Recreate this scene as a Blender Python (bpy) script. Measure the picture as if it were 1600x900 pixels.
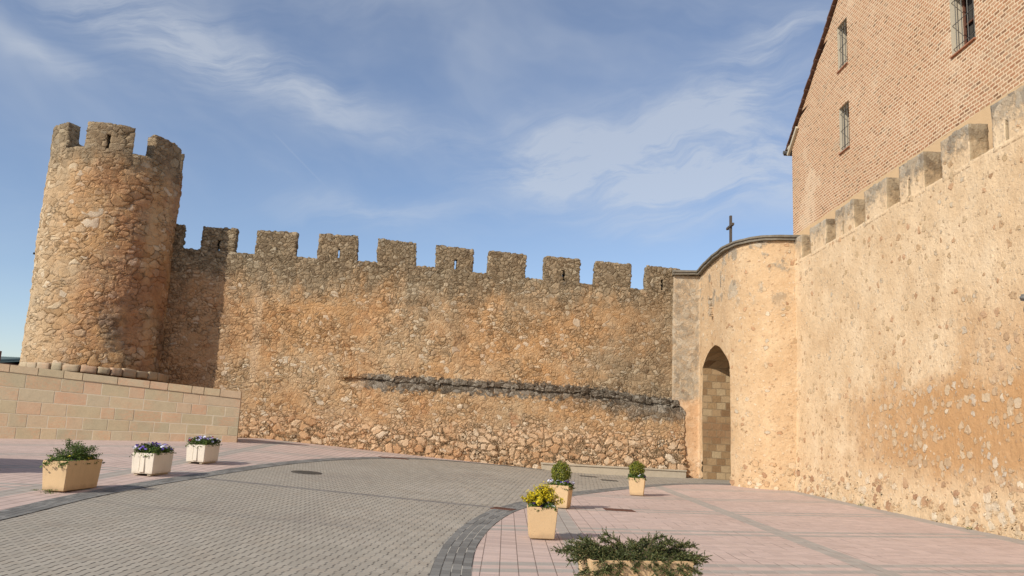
import bpy, bmesh, math, random
import numpy as np
from mathutils import Matrix, Vector
from mathutils.geometry import delaunay_2d_cdt

for o in list(bpy.data.objects): bpy.data.objects.remove(o)
scene = bpy.context.scene
COL = scene.collection
PI = math.pi
rad = math.radians

# ------------------------------------------------------------------ camera
cd = bpy.data.cameras.new('camera'); cam = bpy.data.objects.new('camera', cd); COL.objects.link(cam)
cd.sensor_width = 36; cd.lens = 29.25; cd.clip_start = .1; cd.clip_end = 3000
th, ro = rad(9.6), rad(2.5)
FW = Vector((0, math.cos(th), math.sin(th))); R0 = Vector((1, 0, 0)); U0 = Vector((0, -math.sin(th), math.cos(th)))
RR = R0*math.cos(ro)+U0*math.sin(ro); UU = U0*math.cos(ro)-R0*math.sin(ro)
cam.matrix_world = Matrix(((RR.x, UU.x, -FW.x, 0), (RR.y, UU.y, -FW.y, 0), (RR.z, UU.z, -FW.z, 1.6), (0, 0, 0, 1)))
scene.camera = cam

# ------------------------------------------------------------------ light
SUN_EL, SUN_AZ = rad(32), rad(225)          # the sun stands behind the camera's left shoulder
scene.view_settings.view_transform = 'Standard'; scene.view_settings.look = 'None'
scene.view_settings.gamma = 1; scene.view_settings.exposure = 0.0; scene.view_settings.use_curve_mapping = False
sd = bpy.data.lights.new('sun', 'SUN'); sun = bpy.data.objects.new('sun', sd); COL.objects.link(sun)
sd.energy = 4.4; sd.angle = rad(.5); sd.color = (1, .93, .82)
sv = Vector((math.sin(SUN_AZ)*math.cos(SUN_EL), math.cos(SUN_AZ)*math.cos(SUN_EL), math.sin(SUN_EL)))
sun.rotation_euler = sv.to_track_quat('Z', 'Y').to_euler(); sun.location = sv*60
SKY_STRENGTH = .115

# ------------------------------------------------------------------ node expression helper
class G:
    def __init__(s, nt): s.nt = nt
    def n(s, t, **k):
        n = s.nt.nodes.new(t)
        for a, b in k.items(): setattr(n, a, b)
        return n
    def L(s, a, b):
        if hasattr(a, 'is_output') or isinstance(a, bpy.types.NodeSocket): s.nt.links.new(a, b)
        elif isinstance(a, (tuple, list)):
            v = list(a)
            if b.type == 'RGBA' and len(v) == 3: v.append(1)
            b.default_value = v
        else:
            if b.type in ('RGBA',): b.default_value = (a, a, a, 1)
            elif b.type == 'VECTOR': b.default_value = (a, a, a)
            else: b.default_value = a
    def m(s, op, a, b=0, c=0, clamp=False):
        n = s.n('ShaderNodeMath', operation=op, use_clamp=clamp)
        s.L(a, n.inputs[0]); s.L(b, n.inputs[1])
        if op in ('MULTIPLY_ADD', 'COMPARE', 'SMOOTH_MIN', 'WRAP'): s.L(c, n.inputs[2])
        return n.outputs[0]
    def add(s, a, b): return s.m('ADD', a, b)
    def sub(s, a, b): return s.m('SUBTRACT', a, b)
    def mul(s, a, b): return s.m('MULTIPLY', a, b)
    def mx(s, a, b): return s.m('MAXIMUM', a, b)
    def mn(s, a, b): return s.m('MINIMUM', a, b)
    def inv(s, a): return s.m('SUBTRACT', 1, a)
    def v(s, op, a, b=(0, 0, 0), sc=None):
        n = s.n('ShaderNodeVectorMath', operation=op)
        s.L(a, n.inputs[0])
        if op == 'SCALE': s.L(sc, n.inputs[3]); return n.outputs[0]
        s.L(b, n.inputs[1])
        return n.outputs['Value'] if op in ('DOT_PRODUCT', 'LENGTH', 'DISTANCE') else n.outputs[0]
    def sep(s, a):
        n = s.n('ShaderNodeSeparateXYZ'); s.L(a, n.inputs[0]); return n.outputs[0], n.outputs[1], n.outputs[2]
    def comb(s, x, y, z=0):
        n = s.n('ShaderNodeCombineXYZ'); s.L(x, n.inputs[0]); s.L(y, n.inputs[1]); s.L(z, n.inputs[2]); return n.outputs[0]
    def pos(s): return s.n('ShaderNodeNewGeometry').outputs['Position']
    def obj(s): return s.n('ShaderNodeTexCoord').outputs['Object']
    def island(s): return s.n('ShaderNodeNewGeometry').outputs['Random Per Island']
    def orand(s): return s.n('ShaderNodeObjectInfo').outputs['Random']
    def noise(s, vec, scale, detail=3, rough=.55, col=False, dist=0):
        n = s.n('ShaderNodeTexNoise'); s.L(vec, n.inputs['Vector'])
        n.inputs['Scale'].default_value = scale; n.inputs['Detail'].default_value = detail
        n.inputs['Roughness'].default_value = rough; n.inputs['Distortion'].default_value = dist
        return n.outputs['Color'] if col else n.outputs['Fac']
    def voro(s, vec, scale, feature='F1', rnd=1.0):
        n = s.n('ShaderNodeTexVoronoi', feature=feature); s.L(vec, n.inputs['Vector'])
        n.inputs['Scale'].default_value = scale; n.inputs['Randomness'].default_value = rnd
        return n
    def sm(s, x, a, b, lo=0.0, hi=1.0):
        n = s.n('ShaderNodeMapRange', interpolation_type='SMOOTHSTEP')
        s.L(x, n.inputs[0]); s.L(a, n.inputs[1]); s.L(b, n.inputs[2]); s.L(lo, n.inputs[3]); s.L(hi, n.inputs[4])
        return n.outputs[0]
    def mix(s, f, a, b, mode='MIX'):
        n = s.n('ShaderNodeMix', data_type='RGBA', blend_type=mode); s.L(f, n.inputs[0]); s.L(a, n.inputs[6]); s.L(b, n.inputs[7])
        return n.outputs[2]
    def mixf(s, f, a, b):
        n = s.n('ShaderNodeMix', data_type='FLOAT'); s.L(f, n.inputs[0]); s.L(a, n.inputs[2]); s.L(b, n.inputs[3]); return n.outputs[0]
    def ramp(s, f, stops, const=False):
        n = s.n('ShaderNodeValToRGB'); s.L(f, n.inputs[0]); cr = n.color_ramp
        if const: cr.interpolation = 'CONSTANT'
        while len(cr.elements) < len(stops): cr.elements.new(.5)
        for e, (p, c) in zip(cr.elements, stops): e.position = p; e.color = (*c, 1)
        return n.outputs[0]
    def val(s, col, f):      # scale a colour by a factor
        return s.v('SCALE', col, sc=f)
    def between(s, x, a, b, e):
        return s.mul(s.sm(x, a-e, a+e), s.sm(x, b+e, b-e))

def new_mat(name, disp=False):
    m = bpy.data.materials.new(name); m.use_nodes = True; nt = m.node_tree; nt.nodes.clear(); g = G(nt)
    out = g.n('ShaderNodeOutputMaterial'); b = g.n('ShaderNodeBsdfPrincipled'); nt.links.new(b.outputs[0], out.inputs[0])
    g.out, g.b = out, b
    if disp: m.displacement_method = 'BOTH'
    return m, g
def fin(m, g, col, rough=.9, height=None, bump=None, bdist=.01, spec=.2, metal=0):
    g.L(col, g.b.inputs['Base Color']); g.L(rough, g.b.inputs['Roughness']); g.b.inputs['Specular IOR Level'].default_value = spec
    g.b.inputs['Metallic'].default_value = metal
    if height is not None:
        d = g.n('ShaderNodeDisplacement'); d.inputs['Midlevel'].default_value = 0; d.inputs['Scale'].default_value = 1
        g.L(height, d.inputs['Height']); g.nt.links.new(d.outputs[0], g.out.inputs['Displacement'])
    if bump is not None:
        n = g.n('ShaderNodeBump'); n.inputs['Distance'].default_value = bdist; g.L(bump, n.inputs['Height'])
        g.nt.links.new(n.outputs[0], g.b.inputs['Normal'])
    return m
def simple(name, col, rough=.8, nscale=12, namt=.25, bdist=.003, metal=0, spec=.3):
    m, g = new_mat(name); p = g.obj(); n = g.noise(p, nscale, 5, .65); n2 = g.noise(p, nscale*.17, 3)
    f = g.add(1-namt, g.mul(g.add(g.mul(n, .6), g.mul(n2, .4)), 2*namt))
    return fin(m, g, g.val(col, f), rough, bump=n, bdist=bdist, metal=metal, spec=spec)

# ------------------------------------------------------------------ world: sky with thin cirrus
w = bpy.data.worlds.new('World'); scene.world = w; w.use_nodes = True; nt = w.node_tree; nt.nodes.clear(); g = G(nt)
out = g.n('ShaderNodeOutputWorld'); bg = g.n('ShaderNodeBackground'); nt.links.new(bg.outputs[0], out.inputs[0])
sky = g.n('ShaderNodeTexSky', sky_type='NISHITA'); sky.sun_disc = False; sky.sun_elevation = SUN_EL; sky.sun_rotation = SUN_AZ
sky.altitude = 900; sky.air_density = 1.0; sky.dust_density = .8; sky.ozone_density = 1.6
dirv = g.n('ShaderNodeTexCoord').outputs['Generated']
dx, dy, dz = g.sep(dirv)
az = g.m('ARCTAN2', dx, dy); el = g.m('ARCSINE', dz)
zz = g.mx(g.add(dz, .22), .05)
cp = g.comb(g.m('DIVIDE', dx, zz), g.m('DIVIDE', dy, zz), 0)
def rotst(vec, a, sx, sy):
    x, y, z = g.sep(vec); c, s_ = math.cos(a), math.sin(a)
    return g.comb(g.mul(g.add(g.mul(x, c), g.mul(y, s_)), sx), g.mul(g.sub(g.mul(y, c), g.mul(x, s_)), sy), 0)
ae = g.comb(az, el, 0)
aew = g.v('ADD', ae, g.v('SCALE', g.v('SUBTRACT', g.noise(ae, 4.5, 4, .55, col=True), (.5, .5, .5)), sc=.13))
fib = g.noise(rotst(aew, rad(12), 2.2, 11), 1.6, 7, .66, dist=.5)
fib2 = g.noise(rotst(ae, rad(-8), 3, 9), 1.1, 6, .6, dist=.9)
veil = g.noise(rotst(aew, rad(-14), 2, 5), .9, 5, .6, dist=.3)
def blob(a0, e0, sa, se, rot, amp):
    d = g.v('SUBTRACT', aew, (rad(a0), rad(e0), 0)); r = rotst(d, rad(rot), 1/rad(sa), 1/rad(se))
    return g.mul(g.m('EXPONENT', g.mul(g.v('DOT_PRODUCT', r, r), -1)), amp)
SKYBLOBS = [(6, 17.5, 9, 2.6, -3, .95), (12, 17, 9, 3.0, 2, .75), (-24, 23.5, 9, 2.4, -14, .75), (-17, 21.5, 9, 1.8, -12, .5), (17, 25, 8, 2.2, 36, .75), (20, 19.5, 10, 3, 0, .5),
            (-33, 30, 9, 2.2, -10, .8), (-6, 14, 5, .9, 0, .4), (-12, 13.5, 5, 1.0, -4, .4), (9, 13, 2, .7, 0, .4), (-5, 30, 10, 2.0, 10, .35), (-30, 20, 4, 1, -10, .5), (8, 21, 9, 2, 12, .45), (60, 40, 30, 12, 10, .7), (-80, 40, 30, 10, 5, .7), (150, 40, 50, 15, 5, .7)]
bsum = None
for b in SKYBLOBS:
    x = blob(*b); bsum = x if bsum is None else g.add(bsum, x)
cl = g.mul(bsum, g.add(.10, g.mul(g.sm(fib, .32, .68), 1.15)))
cl = g.add(cl, g.mul(g.sm(veil, .38, .75), g.mul(g.sm(el, rad(8), rad(22)), .55)))
cl = g.add(cl, g.mul(g.sm(fib2, .5, .8), .14))
cl = g.add(cl, g.mul(g.sm(el, rad(12), rad(34)), .14))
# faint contrail
dl = g.v('SUBTRACT', ae, (rad(-15.3), rad(17.2), 0)); rl = rotst(dl, rad(-39), 1, 1); lx, ly, _ = g.sep(rl)
trail = g.mul(g.mul(g.sm(g.m('ABSOLUTE', ly), .0016, 0), g.sm(g.m('ABSOLUTE', lx), .055, .02)), .12)
cl = g.mn(g.add(cl, trail), .95)
cl = g.mul(cl, .56)
skyc = g.v('MULTIPLY', sky.outputs[0], (1.22, 1.17, 1.2))
cloudc = g.mix(1.0, g.comb(5.9, 6.2, 6.6), (1, 1, 1), 'MULTIPLY')
g.L(g.mix(cl, skyc, cloudc), bg.inputs[0]); bg.inputs[1].default_value = SKY_STRENGTH

# ------------------------------------------------------------------ object helpers
def put(o, parent=None):
    COL.objects.link(o)
    if parent: o.parent = parent
    return o
def meshobj(name, me, mat, parent=None, smooth=False, loc=None):
    if mat is not None:
        for mm in (mat if isinstance(mat, list) else [mat]): me.materials.append(mm)
    if smooth: me.polygons.foreach_set('use_smooth', [True]*len(me.polygons))
    o = bpy.data.objects.new(name, me); put(o, parent)
    if loc is not None: o.location = loc
    return o
def pyd(name, vs, fs, mat, parent=None, smooth=False, loc=None):
    me = bpy.data.meshes.new(name); me.from_pydata([tuple(map(float, v)) for v in vs], [], fs); me.update()
    return meshobj(name, me, mat, parent, smooth, loc)
def bmobj(name, bm, mat, parent=None, smooth=False, loc=None):
    bmesh.ops.recalc_face_normals(bm, faces=bm.faces)
    me = bpy.data.meshes.new(name); bm.to_mesh(me); bm.free()
    return meshobj(name, me, mat, parent, smooth, loc)
def tag(o, label=None, cat=None, group=None, kind=None):
    if label: o['label'] = label
    if cat: o['category'] = cat
    if group: o['group'] = group
    if kind: o['kind'] = kind
    return o
def thing(name, label, cat, loc=(0, 0, 0), rz=0, group=None):
    o = bpy.data.objects.new(name, None); o.empty_display_size = .3; COL.objects.link(o)
    o.location = loc; o.rotation_euler = (0, 0, rz); return tag(o, label, cat, group)
def fix_parent(o, t):   # the mesh is in world coordinates; keep it there under a thing that stands elsewhere
    o.parent = t; o.matrix_parent_inverse = (Matrix.Translation(t.location) @ t.rotation_euler.to_matrix().to_4x4()).inverted(); return o
def box(bm, c, s, rot=None, bevel=0, M=None, seg=1):
    m = Matrix.Translation(c) @ (rot if rot is not None else Matrix.Identity(4)) @ Matrix.Diagonal((*s, 1))
    if M is not None: m = M @ m
    r = bmesh.ops.create_cube(bm, size=1, matrix=m)
    if bevel:
        es = {e for v in r['verts'] for e in v.link_edges}
        bmesh.ops.bevel(bm, geom=list(es), offset=bevel, segments=seg, affect='EDGES')
def tube(bm, pts, r, n=6):
    pts = [Vector(p) for p in pts]; rings = []
    for i, p in enumerate(pts):
        t = (pts[min(i+1, len(pts)-1)]-pts[max(i-1, 0)]).normalized()
        a = t.orthogonal().normalized(); b = t.cross(a)
        rr = r[i] if isinstance(r, (list, tuple)) else r
        rings.append([bm.verts.new(p+(a*math.cos(2*PI*k/n)+b*math.sin(2*PI*k/n))*rr) for k in range(n)])
    for A, B in zip(rings, rings[1:]):
        for k in range(n): bm.faces.new((A[k], A[(k+1) % n], B[(k+1) % n], B[k]))
    bm.faces.new(rings[0][::-1]); bm.faces.new(rings[-1])

# numpy value noise
_rng = np.random.RandomState(7); _tab = _rng.rand(4096)
def vnoise(P, sc, seed=0):
    p = np.asarray(P)*sc+seed*17.3+1000; i = np.floor(p).astype(int); f = p-i; f = f*f*(3-2*f)
    def h(a, b, c): return _tab[(a*73+b*1237+c*2971+(a*b) % 97) % 4096]
    r = 0
    for a in (0, 1):
        for b in (0, 1):
            for c in (0, 1):
                wgt = (f[:, 0] if a else 1-f[:, 0])*(f[:, 1] if b else 1-f[:, 1])*(f[:, 2] if c else 1-f[:, 2])
                r = r+wgt*h(i[:, 0]+a, i[:, 1]+b, i[:, 2]+c)
    return r*2-1
def warp(P, amp=.03, sc=.9):
    P = np.asarray(P, float)
    D = np.stack([vnoise(P, sc, k)+.5*vnoise(P, sc*2.7, k+5) for k in range(3)], 1)
    return P+D*amp*np.array([1, 1, .6])

# ------------------------------------------------------------------ ground height
def gz(X, Y):
    X = np.clip(X, -30, 60); X = np.where(X < -9, -9+np.clip(-X-9, 0, 7)*.2, X); Y = np.asarray(Y, float)
    gg = .1+.9*np.clip((Y-4)/26, 0, 1)**1.5
    return .07*np.logaddexp(0, (3.1-X)*1.2)/1.2*gg
def gzf(x, y): return float(gz(np.array([x]), np.array([y]))[0])

# ------------------------------------------------------------------ materials: masonry
WU = (-.991, -.136, 0); WP = (6.67, 33.73, 0)
def weather(g, P, col, amt=.5):
    f = g.noise(P, 22, 6, .72); f2 = g.noise(P, 3.1, 4, .6)
    return g.val(col, g.add(1-amt*.95, g.add(g.mul(f, amt*1.25), g.mul(f2, amt*.65))))
def rubble(name, kind):
    m, g = new_mat(name, True); P = g.pos(); x, y, z = g.sep(P)
    w1 = g.v('SCALE', g.v('SUBTRACT', g.noise(P, 1.7, 2, col=True), (.5, .5, .5)), sc=.35)
    w2 = g.v('SCALE', g.v('SUBTRACT', g.noise(P, 6, 4, .6, col=True), (.5, .5, .5)), sc=.19)
    q = g.v('MULTIPLY', g.v('ADD', g.v('ADD', P, w1), g.v('SCALE', w2, sc=.6 if kind == 'tower' else 1.0)), (1, 1, 1.4 if kind == 'wall' else 1.8))
    s_ = g.v('DOT_PRODUCT', g.v('SUBTRACT', P, WP), WU)
    SA, SB = (2.7, 5.2) if kind == 'wall' else (2.2, 3.8)
    va, vb = g.voro(q, SA), g.voro(q, SB)
    ea, eb = g.voro(q, SA, 'DISTANCE_TO_EDGE').outputs[0], g.voro(q, SB, 'DISTANCE_TO_EDGE').outputs[0]
    nb = g.noise(P, .9, 3)
    if kind == 'wall': big = g.mx(g.mul(g.sm(g.add(z, g.mul(nb, 1.2)), 2.3, 1.7), g.sm(g.noise(P, 1.9, 2), .40, .46)), g.sm(nb, .58, .64))
    else: big = g.sm(nb, .44, .52)
    ra = g.sep(va.outputs['Color']); rb = g.sep(vb.outputs['Color'])
    r = g.mixf(big, rb[0], ra[0]); r2 = g.mixf(big, rb[1], ra[1]); e = g.mixf(big, eb, g.mul(ea, 1.35))
    n1 = g.noise(P, 1.15, 6, .6); n2 = g.noise(P, .42, 4, .6); n3 = g.noise(P, 5.5, 5, .65); nf = g.noise(P, 26, 6, .75); n4 = g.noise(g.v('MULTIPLY', P, (1, 1, .35)), 1.6, 5, .6)
    joint = g.sm(g.add(e, g.mul(g.sub(nf, .5), .05)), .015, .10)          # 0 in the joint, 1 on the stone
    mortar = (.51, .355, .205)
    stone = g.ramp(r, [(0, (.28, .18, .095)), (.18, (.44, .29, .155)), (.4, (.52, .37, .215)), (.56, (.34, .255, .165)), (.75, (.56, .37, .21)), (.9, (.52, .41, .27)), (1, (.66, .54, .38))])
    smear = g.sm(g.add(n1, g.mul(g.sub(r2, .5), .22)), .45, .56)           # mortar spread over the stones
    if kind == 'wall':
        lowc = g.mul(g.sm(g.add(z, g.mul(n1, 2.2)), 3.5, 2.3), 1)
        stone = g.mix(g.mul(lowc, .75), stone, g.ramp(r, [(0, (.50, .31, .18)), (.35, (.58, .39, .245)), (.7, (.64, .47, .31)), (1, (.68, .55, .40))]))
        smear = g.mul(smear, g.sm(lowc, 1, .4)); smear = g.mul(smear, g.sm(z, 7.4, 6.4))
    ochre = g.sm(g.add(n2, g.mul(n3, .25)), .52, .72)
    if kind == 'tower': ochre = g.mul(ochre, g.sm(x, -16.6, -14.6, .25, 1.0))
    mort = g.mix(g.mul(ochre, .75), mortar, (.52, .295, .13))
    if kind == 'wall': mort = g.mix(g.sm(z, 3, 1.0), mort, (.42, .29, .17))
    face = g.mix(g.mul(smear, .72), stone, mort)
    face = g.mix(g.mul(ochre, .28), face, (.50, .26, .10))
    jcol = g.mix(smear, g.val(mort, .72), mort)
    col = g.mix(joint, jcol, face)
    # pale lone stones
    pale = g.mul(g.sm(r2, .93, .95), joint); col = g.mix(g.mul(pale, .6), col, (.66, .58, .45))
    rust = g.mul(g.sm(g.noise(P, .8, 5, .65), .60, .72), g.sm(r, .3, .6))
    col = g.mix(g.mul(rust, .45), col, (.34, .12, .045))
    if kind == 'wall':
        edge = g.add(6.9, g.mul(g.sub(s_, 8), -.02))
        lich = g.sm(g.add(z, g.add(g.mul(g.sub(n4, .5), 4.6), g.mul(g.sub(nf, .5), 1.2))), 5.9, 7.5)
        lich = g.mx(lich, g.mul(g.sm(g.add(s_, g.add(g.mul(g.sub(n2, .5), 12), g.mul(g.sub(nf, .5), 3))), 5.0, 1.2), g.mul(g.sm(z, 2.6, 3.3), .78)))
        lich = g.mx(lich, g.mul(g.sm(z, 7.3, 7.7), .82)); lich = g.mx(lich, g.mul(g.sm(g.noise(g.v('MULTIPLY', P, (1, 1, .3)), .8, 6, .65), .46, .62), g.mul(g.sm(z, 3.6, 6.2), .55)))
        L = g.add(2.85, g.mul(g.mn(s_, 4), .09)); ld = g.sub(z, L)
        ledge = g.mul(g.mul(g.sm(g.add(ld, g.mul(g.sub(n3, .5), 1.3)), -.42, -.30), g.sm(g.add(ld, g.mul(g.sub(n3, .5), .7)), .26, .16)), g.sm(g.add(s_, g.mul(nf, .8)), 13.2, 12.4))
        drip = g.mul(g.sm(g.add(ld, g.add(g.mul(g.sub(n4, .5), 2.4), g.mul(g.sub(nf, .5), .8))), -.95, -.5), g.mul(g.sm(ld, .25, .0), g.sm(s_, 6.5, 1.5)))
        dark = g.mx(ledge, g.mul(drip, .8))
        stripe = g.mul(g.sm(g.m('ABSOLUTE', g.add(g.sub(s_, 16.45), g.mul(g.sub(n3, .5), .25))), .22, .08), g.between(z, 2.9, 7.6, .4))
        burn = g.mul(g.sm(g.noise(g.v('MULTIPLY', P, (1, 1, .6)), .62, 6, .66), .42, .60), g.mul(g.sm(g.add(s_, g.mul(n2, 3)), 7.5, 12.0, .35, 1.0), g.mul(g.sm(z, 7.0, 5.6), g.sm(z, 1.2, 3.0, .55, 1.0))))
        col = g.mix(g.mul(burn, .50), col, g.ramp(g.mixf(.5, r, n3), [(.2, (.36, .155, .06)), (.5, (.49, .25, .10)), (.8, (.54, .33, .16))]))
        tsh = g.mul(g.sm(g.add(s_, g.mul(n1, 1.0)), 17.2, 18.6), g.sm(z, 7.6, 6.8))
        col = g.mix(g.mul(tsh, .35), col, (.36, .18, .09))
        col = g.mix(g.mul(stripe, .75), col, (.58, .41, .25))
    else:
        lich = g.mul(g.sm(g.add(z, g.add(g.mul(g.sub(n4, .5), 2.5), g.mul(g.sub(nf, .5), .8))), 9.6, 10.8), 1)
        lich = g.mx(lich, g.mul(g.sm(n1, .52, .7), g.mul(g.sm(z, 4, 8), .5)))
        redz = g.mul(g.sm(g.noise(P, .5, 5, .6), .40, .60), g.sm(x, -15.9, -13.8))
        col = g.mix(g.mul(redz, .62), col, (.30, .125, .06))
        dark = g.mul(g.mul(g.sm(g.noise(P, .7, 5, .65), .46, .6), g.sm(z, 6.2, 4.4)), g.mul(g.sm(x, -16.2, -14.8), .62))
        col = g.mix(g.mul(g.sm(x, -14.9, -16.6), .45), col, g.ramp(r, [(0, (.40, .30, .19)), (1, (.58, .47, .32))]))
    lcol = g.ramp(g.add(g.mul(r, .6), g.mul(nf, .4)), [(0, (.09, .075, .055)), (.4, (.19, .155, .105)), (.7, (.29, .235, .155)), (1, (.44, .38, .28))])
    col = g.mix(g.mul(lich, .78), col, lcol)
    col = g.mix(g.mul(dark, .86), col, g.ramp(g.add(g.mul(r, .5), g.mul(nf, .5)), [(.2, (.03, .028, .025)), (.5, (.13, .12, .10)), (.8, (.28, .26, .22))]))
    deep = g.mul(g.mul(g.inv(joint), g.inv(g.mul(smear, .85))), g.sm(n3, .62, .38)); col = g.mix(g.mul(deep, .68), col, (.09, .058, .03))
    col = weather(g, P, col, .6)
    amp = g.add(.018, g.mul(g.inv(smear), .035))
    if kind == 'wall': amp = g.add(amp, g.mul(g.sm(z, 1.9, .9), .04))
    dome = g.m('POWER', g.mn(g.mul(e, 4.5), 1), .5)
    h = g.add(g.mul(g.mul(joint, dome), amp), g.add(g.mul(g.sub(r2, .5), g.mul(g.mul(joint, amp), .9)), g.add(g.mul(nf, .028), g.mul(n3, .04))))
    h = g.sub(h, .042)
    return fin(m, g, col, .95, height=h, spec=.1)

def plaster(name, kind):
    m, g = new_mat(name, True); P = g.pos(); x, y, z = g.sep(P)
    w1 = g.v('SCALE', g.v('SUBTRACT', g.noise(P, 2.5, 3, col=True), (.5, .5, .5)), sc=.22)
    w2 = g.v('SCALE', g.v('SUBTRACT', g.noise(P, 9, 3, .6, col=True), (.5, .5, .5)), sc=.12)
    q = g.v('MULTIPLY', g.v('ADD', g.v('ADD', P, w1), w2), (1, 1, 1.15))
    va = g.voro(q, 4.0, rnd=.85); r, r2, r3 = g.sep(va.outputs['Color']); d = va.outputs['Distance']
    vb = g.voro(q, 8.5); rb, rb2, _ = g.sep(vb.outputs['Color']); db = vb.outputs['Distance']
    n1 = g.noise(P, .9, 6, .6); n3 = g.noise(P, 6, 5, .65); nf = g.noise(P, 30, 6, .75); n4 = g.noise(g.v('MULTIPLY', P, (1, 1, .4)), 1.5, 5, .6)
    if kind == 'gate': base = g.ramp(g.mixf(.35, n1, n3), [(.3, (.50, .335, .185)), (.5, (.575, .405, .24)), (.7, (.63, .475, .30))])
    else: base = g.ramp(n1, [(.3, (.60, .425, .25)), (.5, (.675, .50, .31)), (.7, (.73, .565, .37))])
    sz = g.mul(g.sm(r2, 0, 1), .42)
    show = g.sm(g.add(r3, g.mul(g.sub(n1, .5), .8)), .42, .44)
    zband = g.mul(g.between(g.add(z, g.mul(g.sub(n1, .5), 2.0)), .95, 3.1, .45), g.sm(g.add(y, g.mul(g.sub(n1, .5), 6)), 25.5, 19.5)) if kind == 'right' else 0.0
    if kind == 'right':
        zband = g.mx(zband, g.mul(g.mul(g.between(g.add(z, g.mul(g.sub(n4, .5), 1.5)), 2.2, 4.4, .5), g.sm(g.add(y, g.mul(g.sub(n1, .5), 4)), 19.0, 16.5)), .5))
    lowz = g.sm(g.add(z, g.mul(g.sub(n1, .5), 1.0)), 1.15, .55)
    if kind == 'right': show = g.mx(show, g.mx(g.sm(zband, .3, .5), lowz)); sz = g.add(sz, g.add(g.mul(zband, .16), g.mul(lowz, .24)))
    else: show = g.mx(show, lowz); sz = g.add(sz, g.mul(lowz, .22))
    st = g.mul(g.sm(g.add(d, g.mul(g.sub(n3, .5), .2)), sz, g.sub(sz, .05)), show)
    chips = g.mul(g.sm(g.add(db, g.mul(g.sub(nf, .5), .3)), .36, .28), g.sm(rb2, .44, .46))
    pal = [(0, (.30, .17, .09)), (.2, (.52, .30, .17)), (.4, (.44, .31, .17)), (.6, (.58, .44, .28)), (.8, (.50, .44, .34)), (1, (.70, .59, .43))]
    stc = g.ramp(r, pal)
    if kind == 'right': stc = g.mix(g.mul(zband, .8), stc, g.ramp(r, [(0, (.50, .38, .24)), (.5, (.64, .52, .36)), (.8, (.46, .42, .36)), (1, (.72, .62, .46))])); base = g.mix(g.mul(zband, .8), base, (.47, .255, .105))
    stc = g.mix(.18, stc, base)
    lowcol = g.ramp(r, [(0, (.36, .2, .12)), (.3, (.55, .36, .2)), (.6, (.66, .5, .32)), (1, (.72, .6, .44))])
    stc = g.mix(g.mul(lowz, .7), stc, lowcol)
    col = g.mix(st, base, stc); col = g.mix(g.mul(chips, .62), col, g.ramp(rb, [(0, (.36, .2, .11)), (.5, (.5, .38, .24)), (1, (.7, .58, .42))]))
    if kind == 'right':
        lich = g.mul(g.sm(g.add(z, g.add(g.mul(g.sub(n3, .5), 1.6), g.mul(g.sub(nf, .5), 1.2))), 7.85, 8.35), g.add(.6, g.mul(g.sm(r2, .3, .7), .3)))
    elif kind == 'gate':
        strip = g.mul(g.sm(x, 7.72, 7.62), g.sm(g.add(z, g.mul(n1, .6)), 3.2, 3.5))
        lich = g.mul(strip, g.add(.45, g.mul(g.sm(g.add(n3, g.mul(nf, .5)), .60, .85), .55)))
        lich = g.mul(g.mx(lich, g.mul(g.sm(g.add(g.noise(P, 1.6, 3, .5), g.mul(g.sub(n3, .5), .3)), .56, .64), g.sm(z, 5.5, 7.2))), .8)
        os_ = g.mul(g.sm(x, 7.72, 7.62), g.sm(z, 3.3, 2.9)); col = g.mix(g.mul(os_, .6), col, g.ramp(g.mixf(.5, r, n3), [(0, (.42, .22, .1)), (.5, (.58, .34, .18)), (1, (.68, .5, .33))]))
    col = g.mix(lich, col, g.ramp(g.mixf(.45, nf, r), [(.1, (.12, .10, .08)), (.45, (.30, .26, .20)), (.75, (.50, .44, .34)), (1, (.6, .53, .42))]))
    col = g.mix(g.mul(g.mul(g.sm(g.m('ABSOLUTE', g.sub(d, g.sub(sz, .03))), .05, .02), show), .35), col, (.30, .19, .10)); col = weather(g, P, col, .42)
    h = g.add(g.mul(st, g.add(.020, g.mul(lowz, .035))), g.add(g.mul(n3, .04), g.add(g.mul(nf, .012), g.mul(chips, .008))))
    if kind == 'right':
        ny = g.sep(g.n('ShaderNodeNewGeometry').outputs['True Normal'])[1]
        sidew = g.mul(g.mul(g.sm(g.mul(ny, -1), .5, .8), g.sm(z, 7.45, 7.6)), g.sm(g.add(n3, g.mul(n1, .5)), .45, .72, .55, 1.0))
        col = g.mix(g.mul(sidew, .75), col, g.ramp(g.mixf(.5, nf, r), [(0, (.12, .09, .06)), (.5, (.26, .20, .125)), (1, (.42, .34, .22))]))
    h = g.sub(g.add(h, g.mul(lich, g.mul(nf, .02))), .03)
    return fin(m, g, col, .93, height=h, spec=.12)

M = {}
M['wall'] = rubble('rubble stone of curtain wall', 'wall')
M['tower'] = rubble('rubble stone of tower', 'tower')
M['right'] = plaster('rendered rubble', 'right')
M['gate'] = plaster('rendered gate masonry', 'gate')

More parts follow.
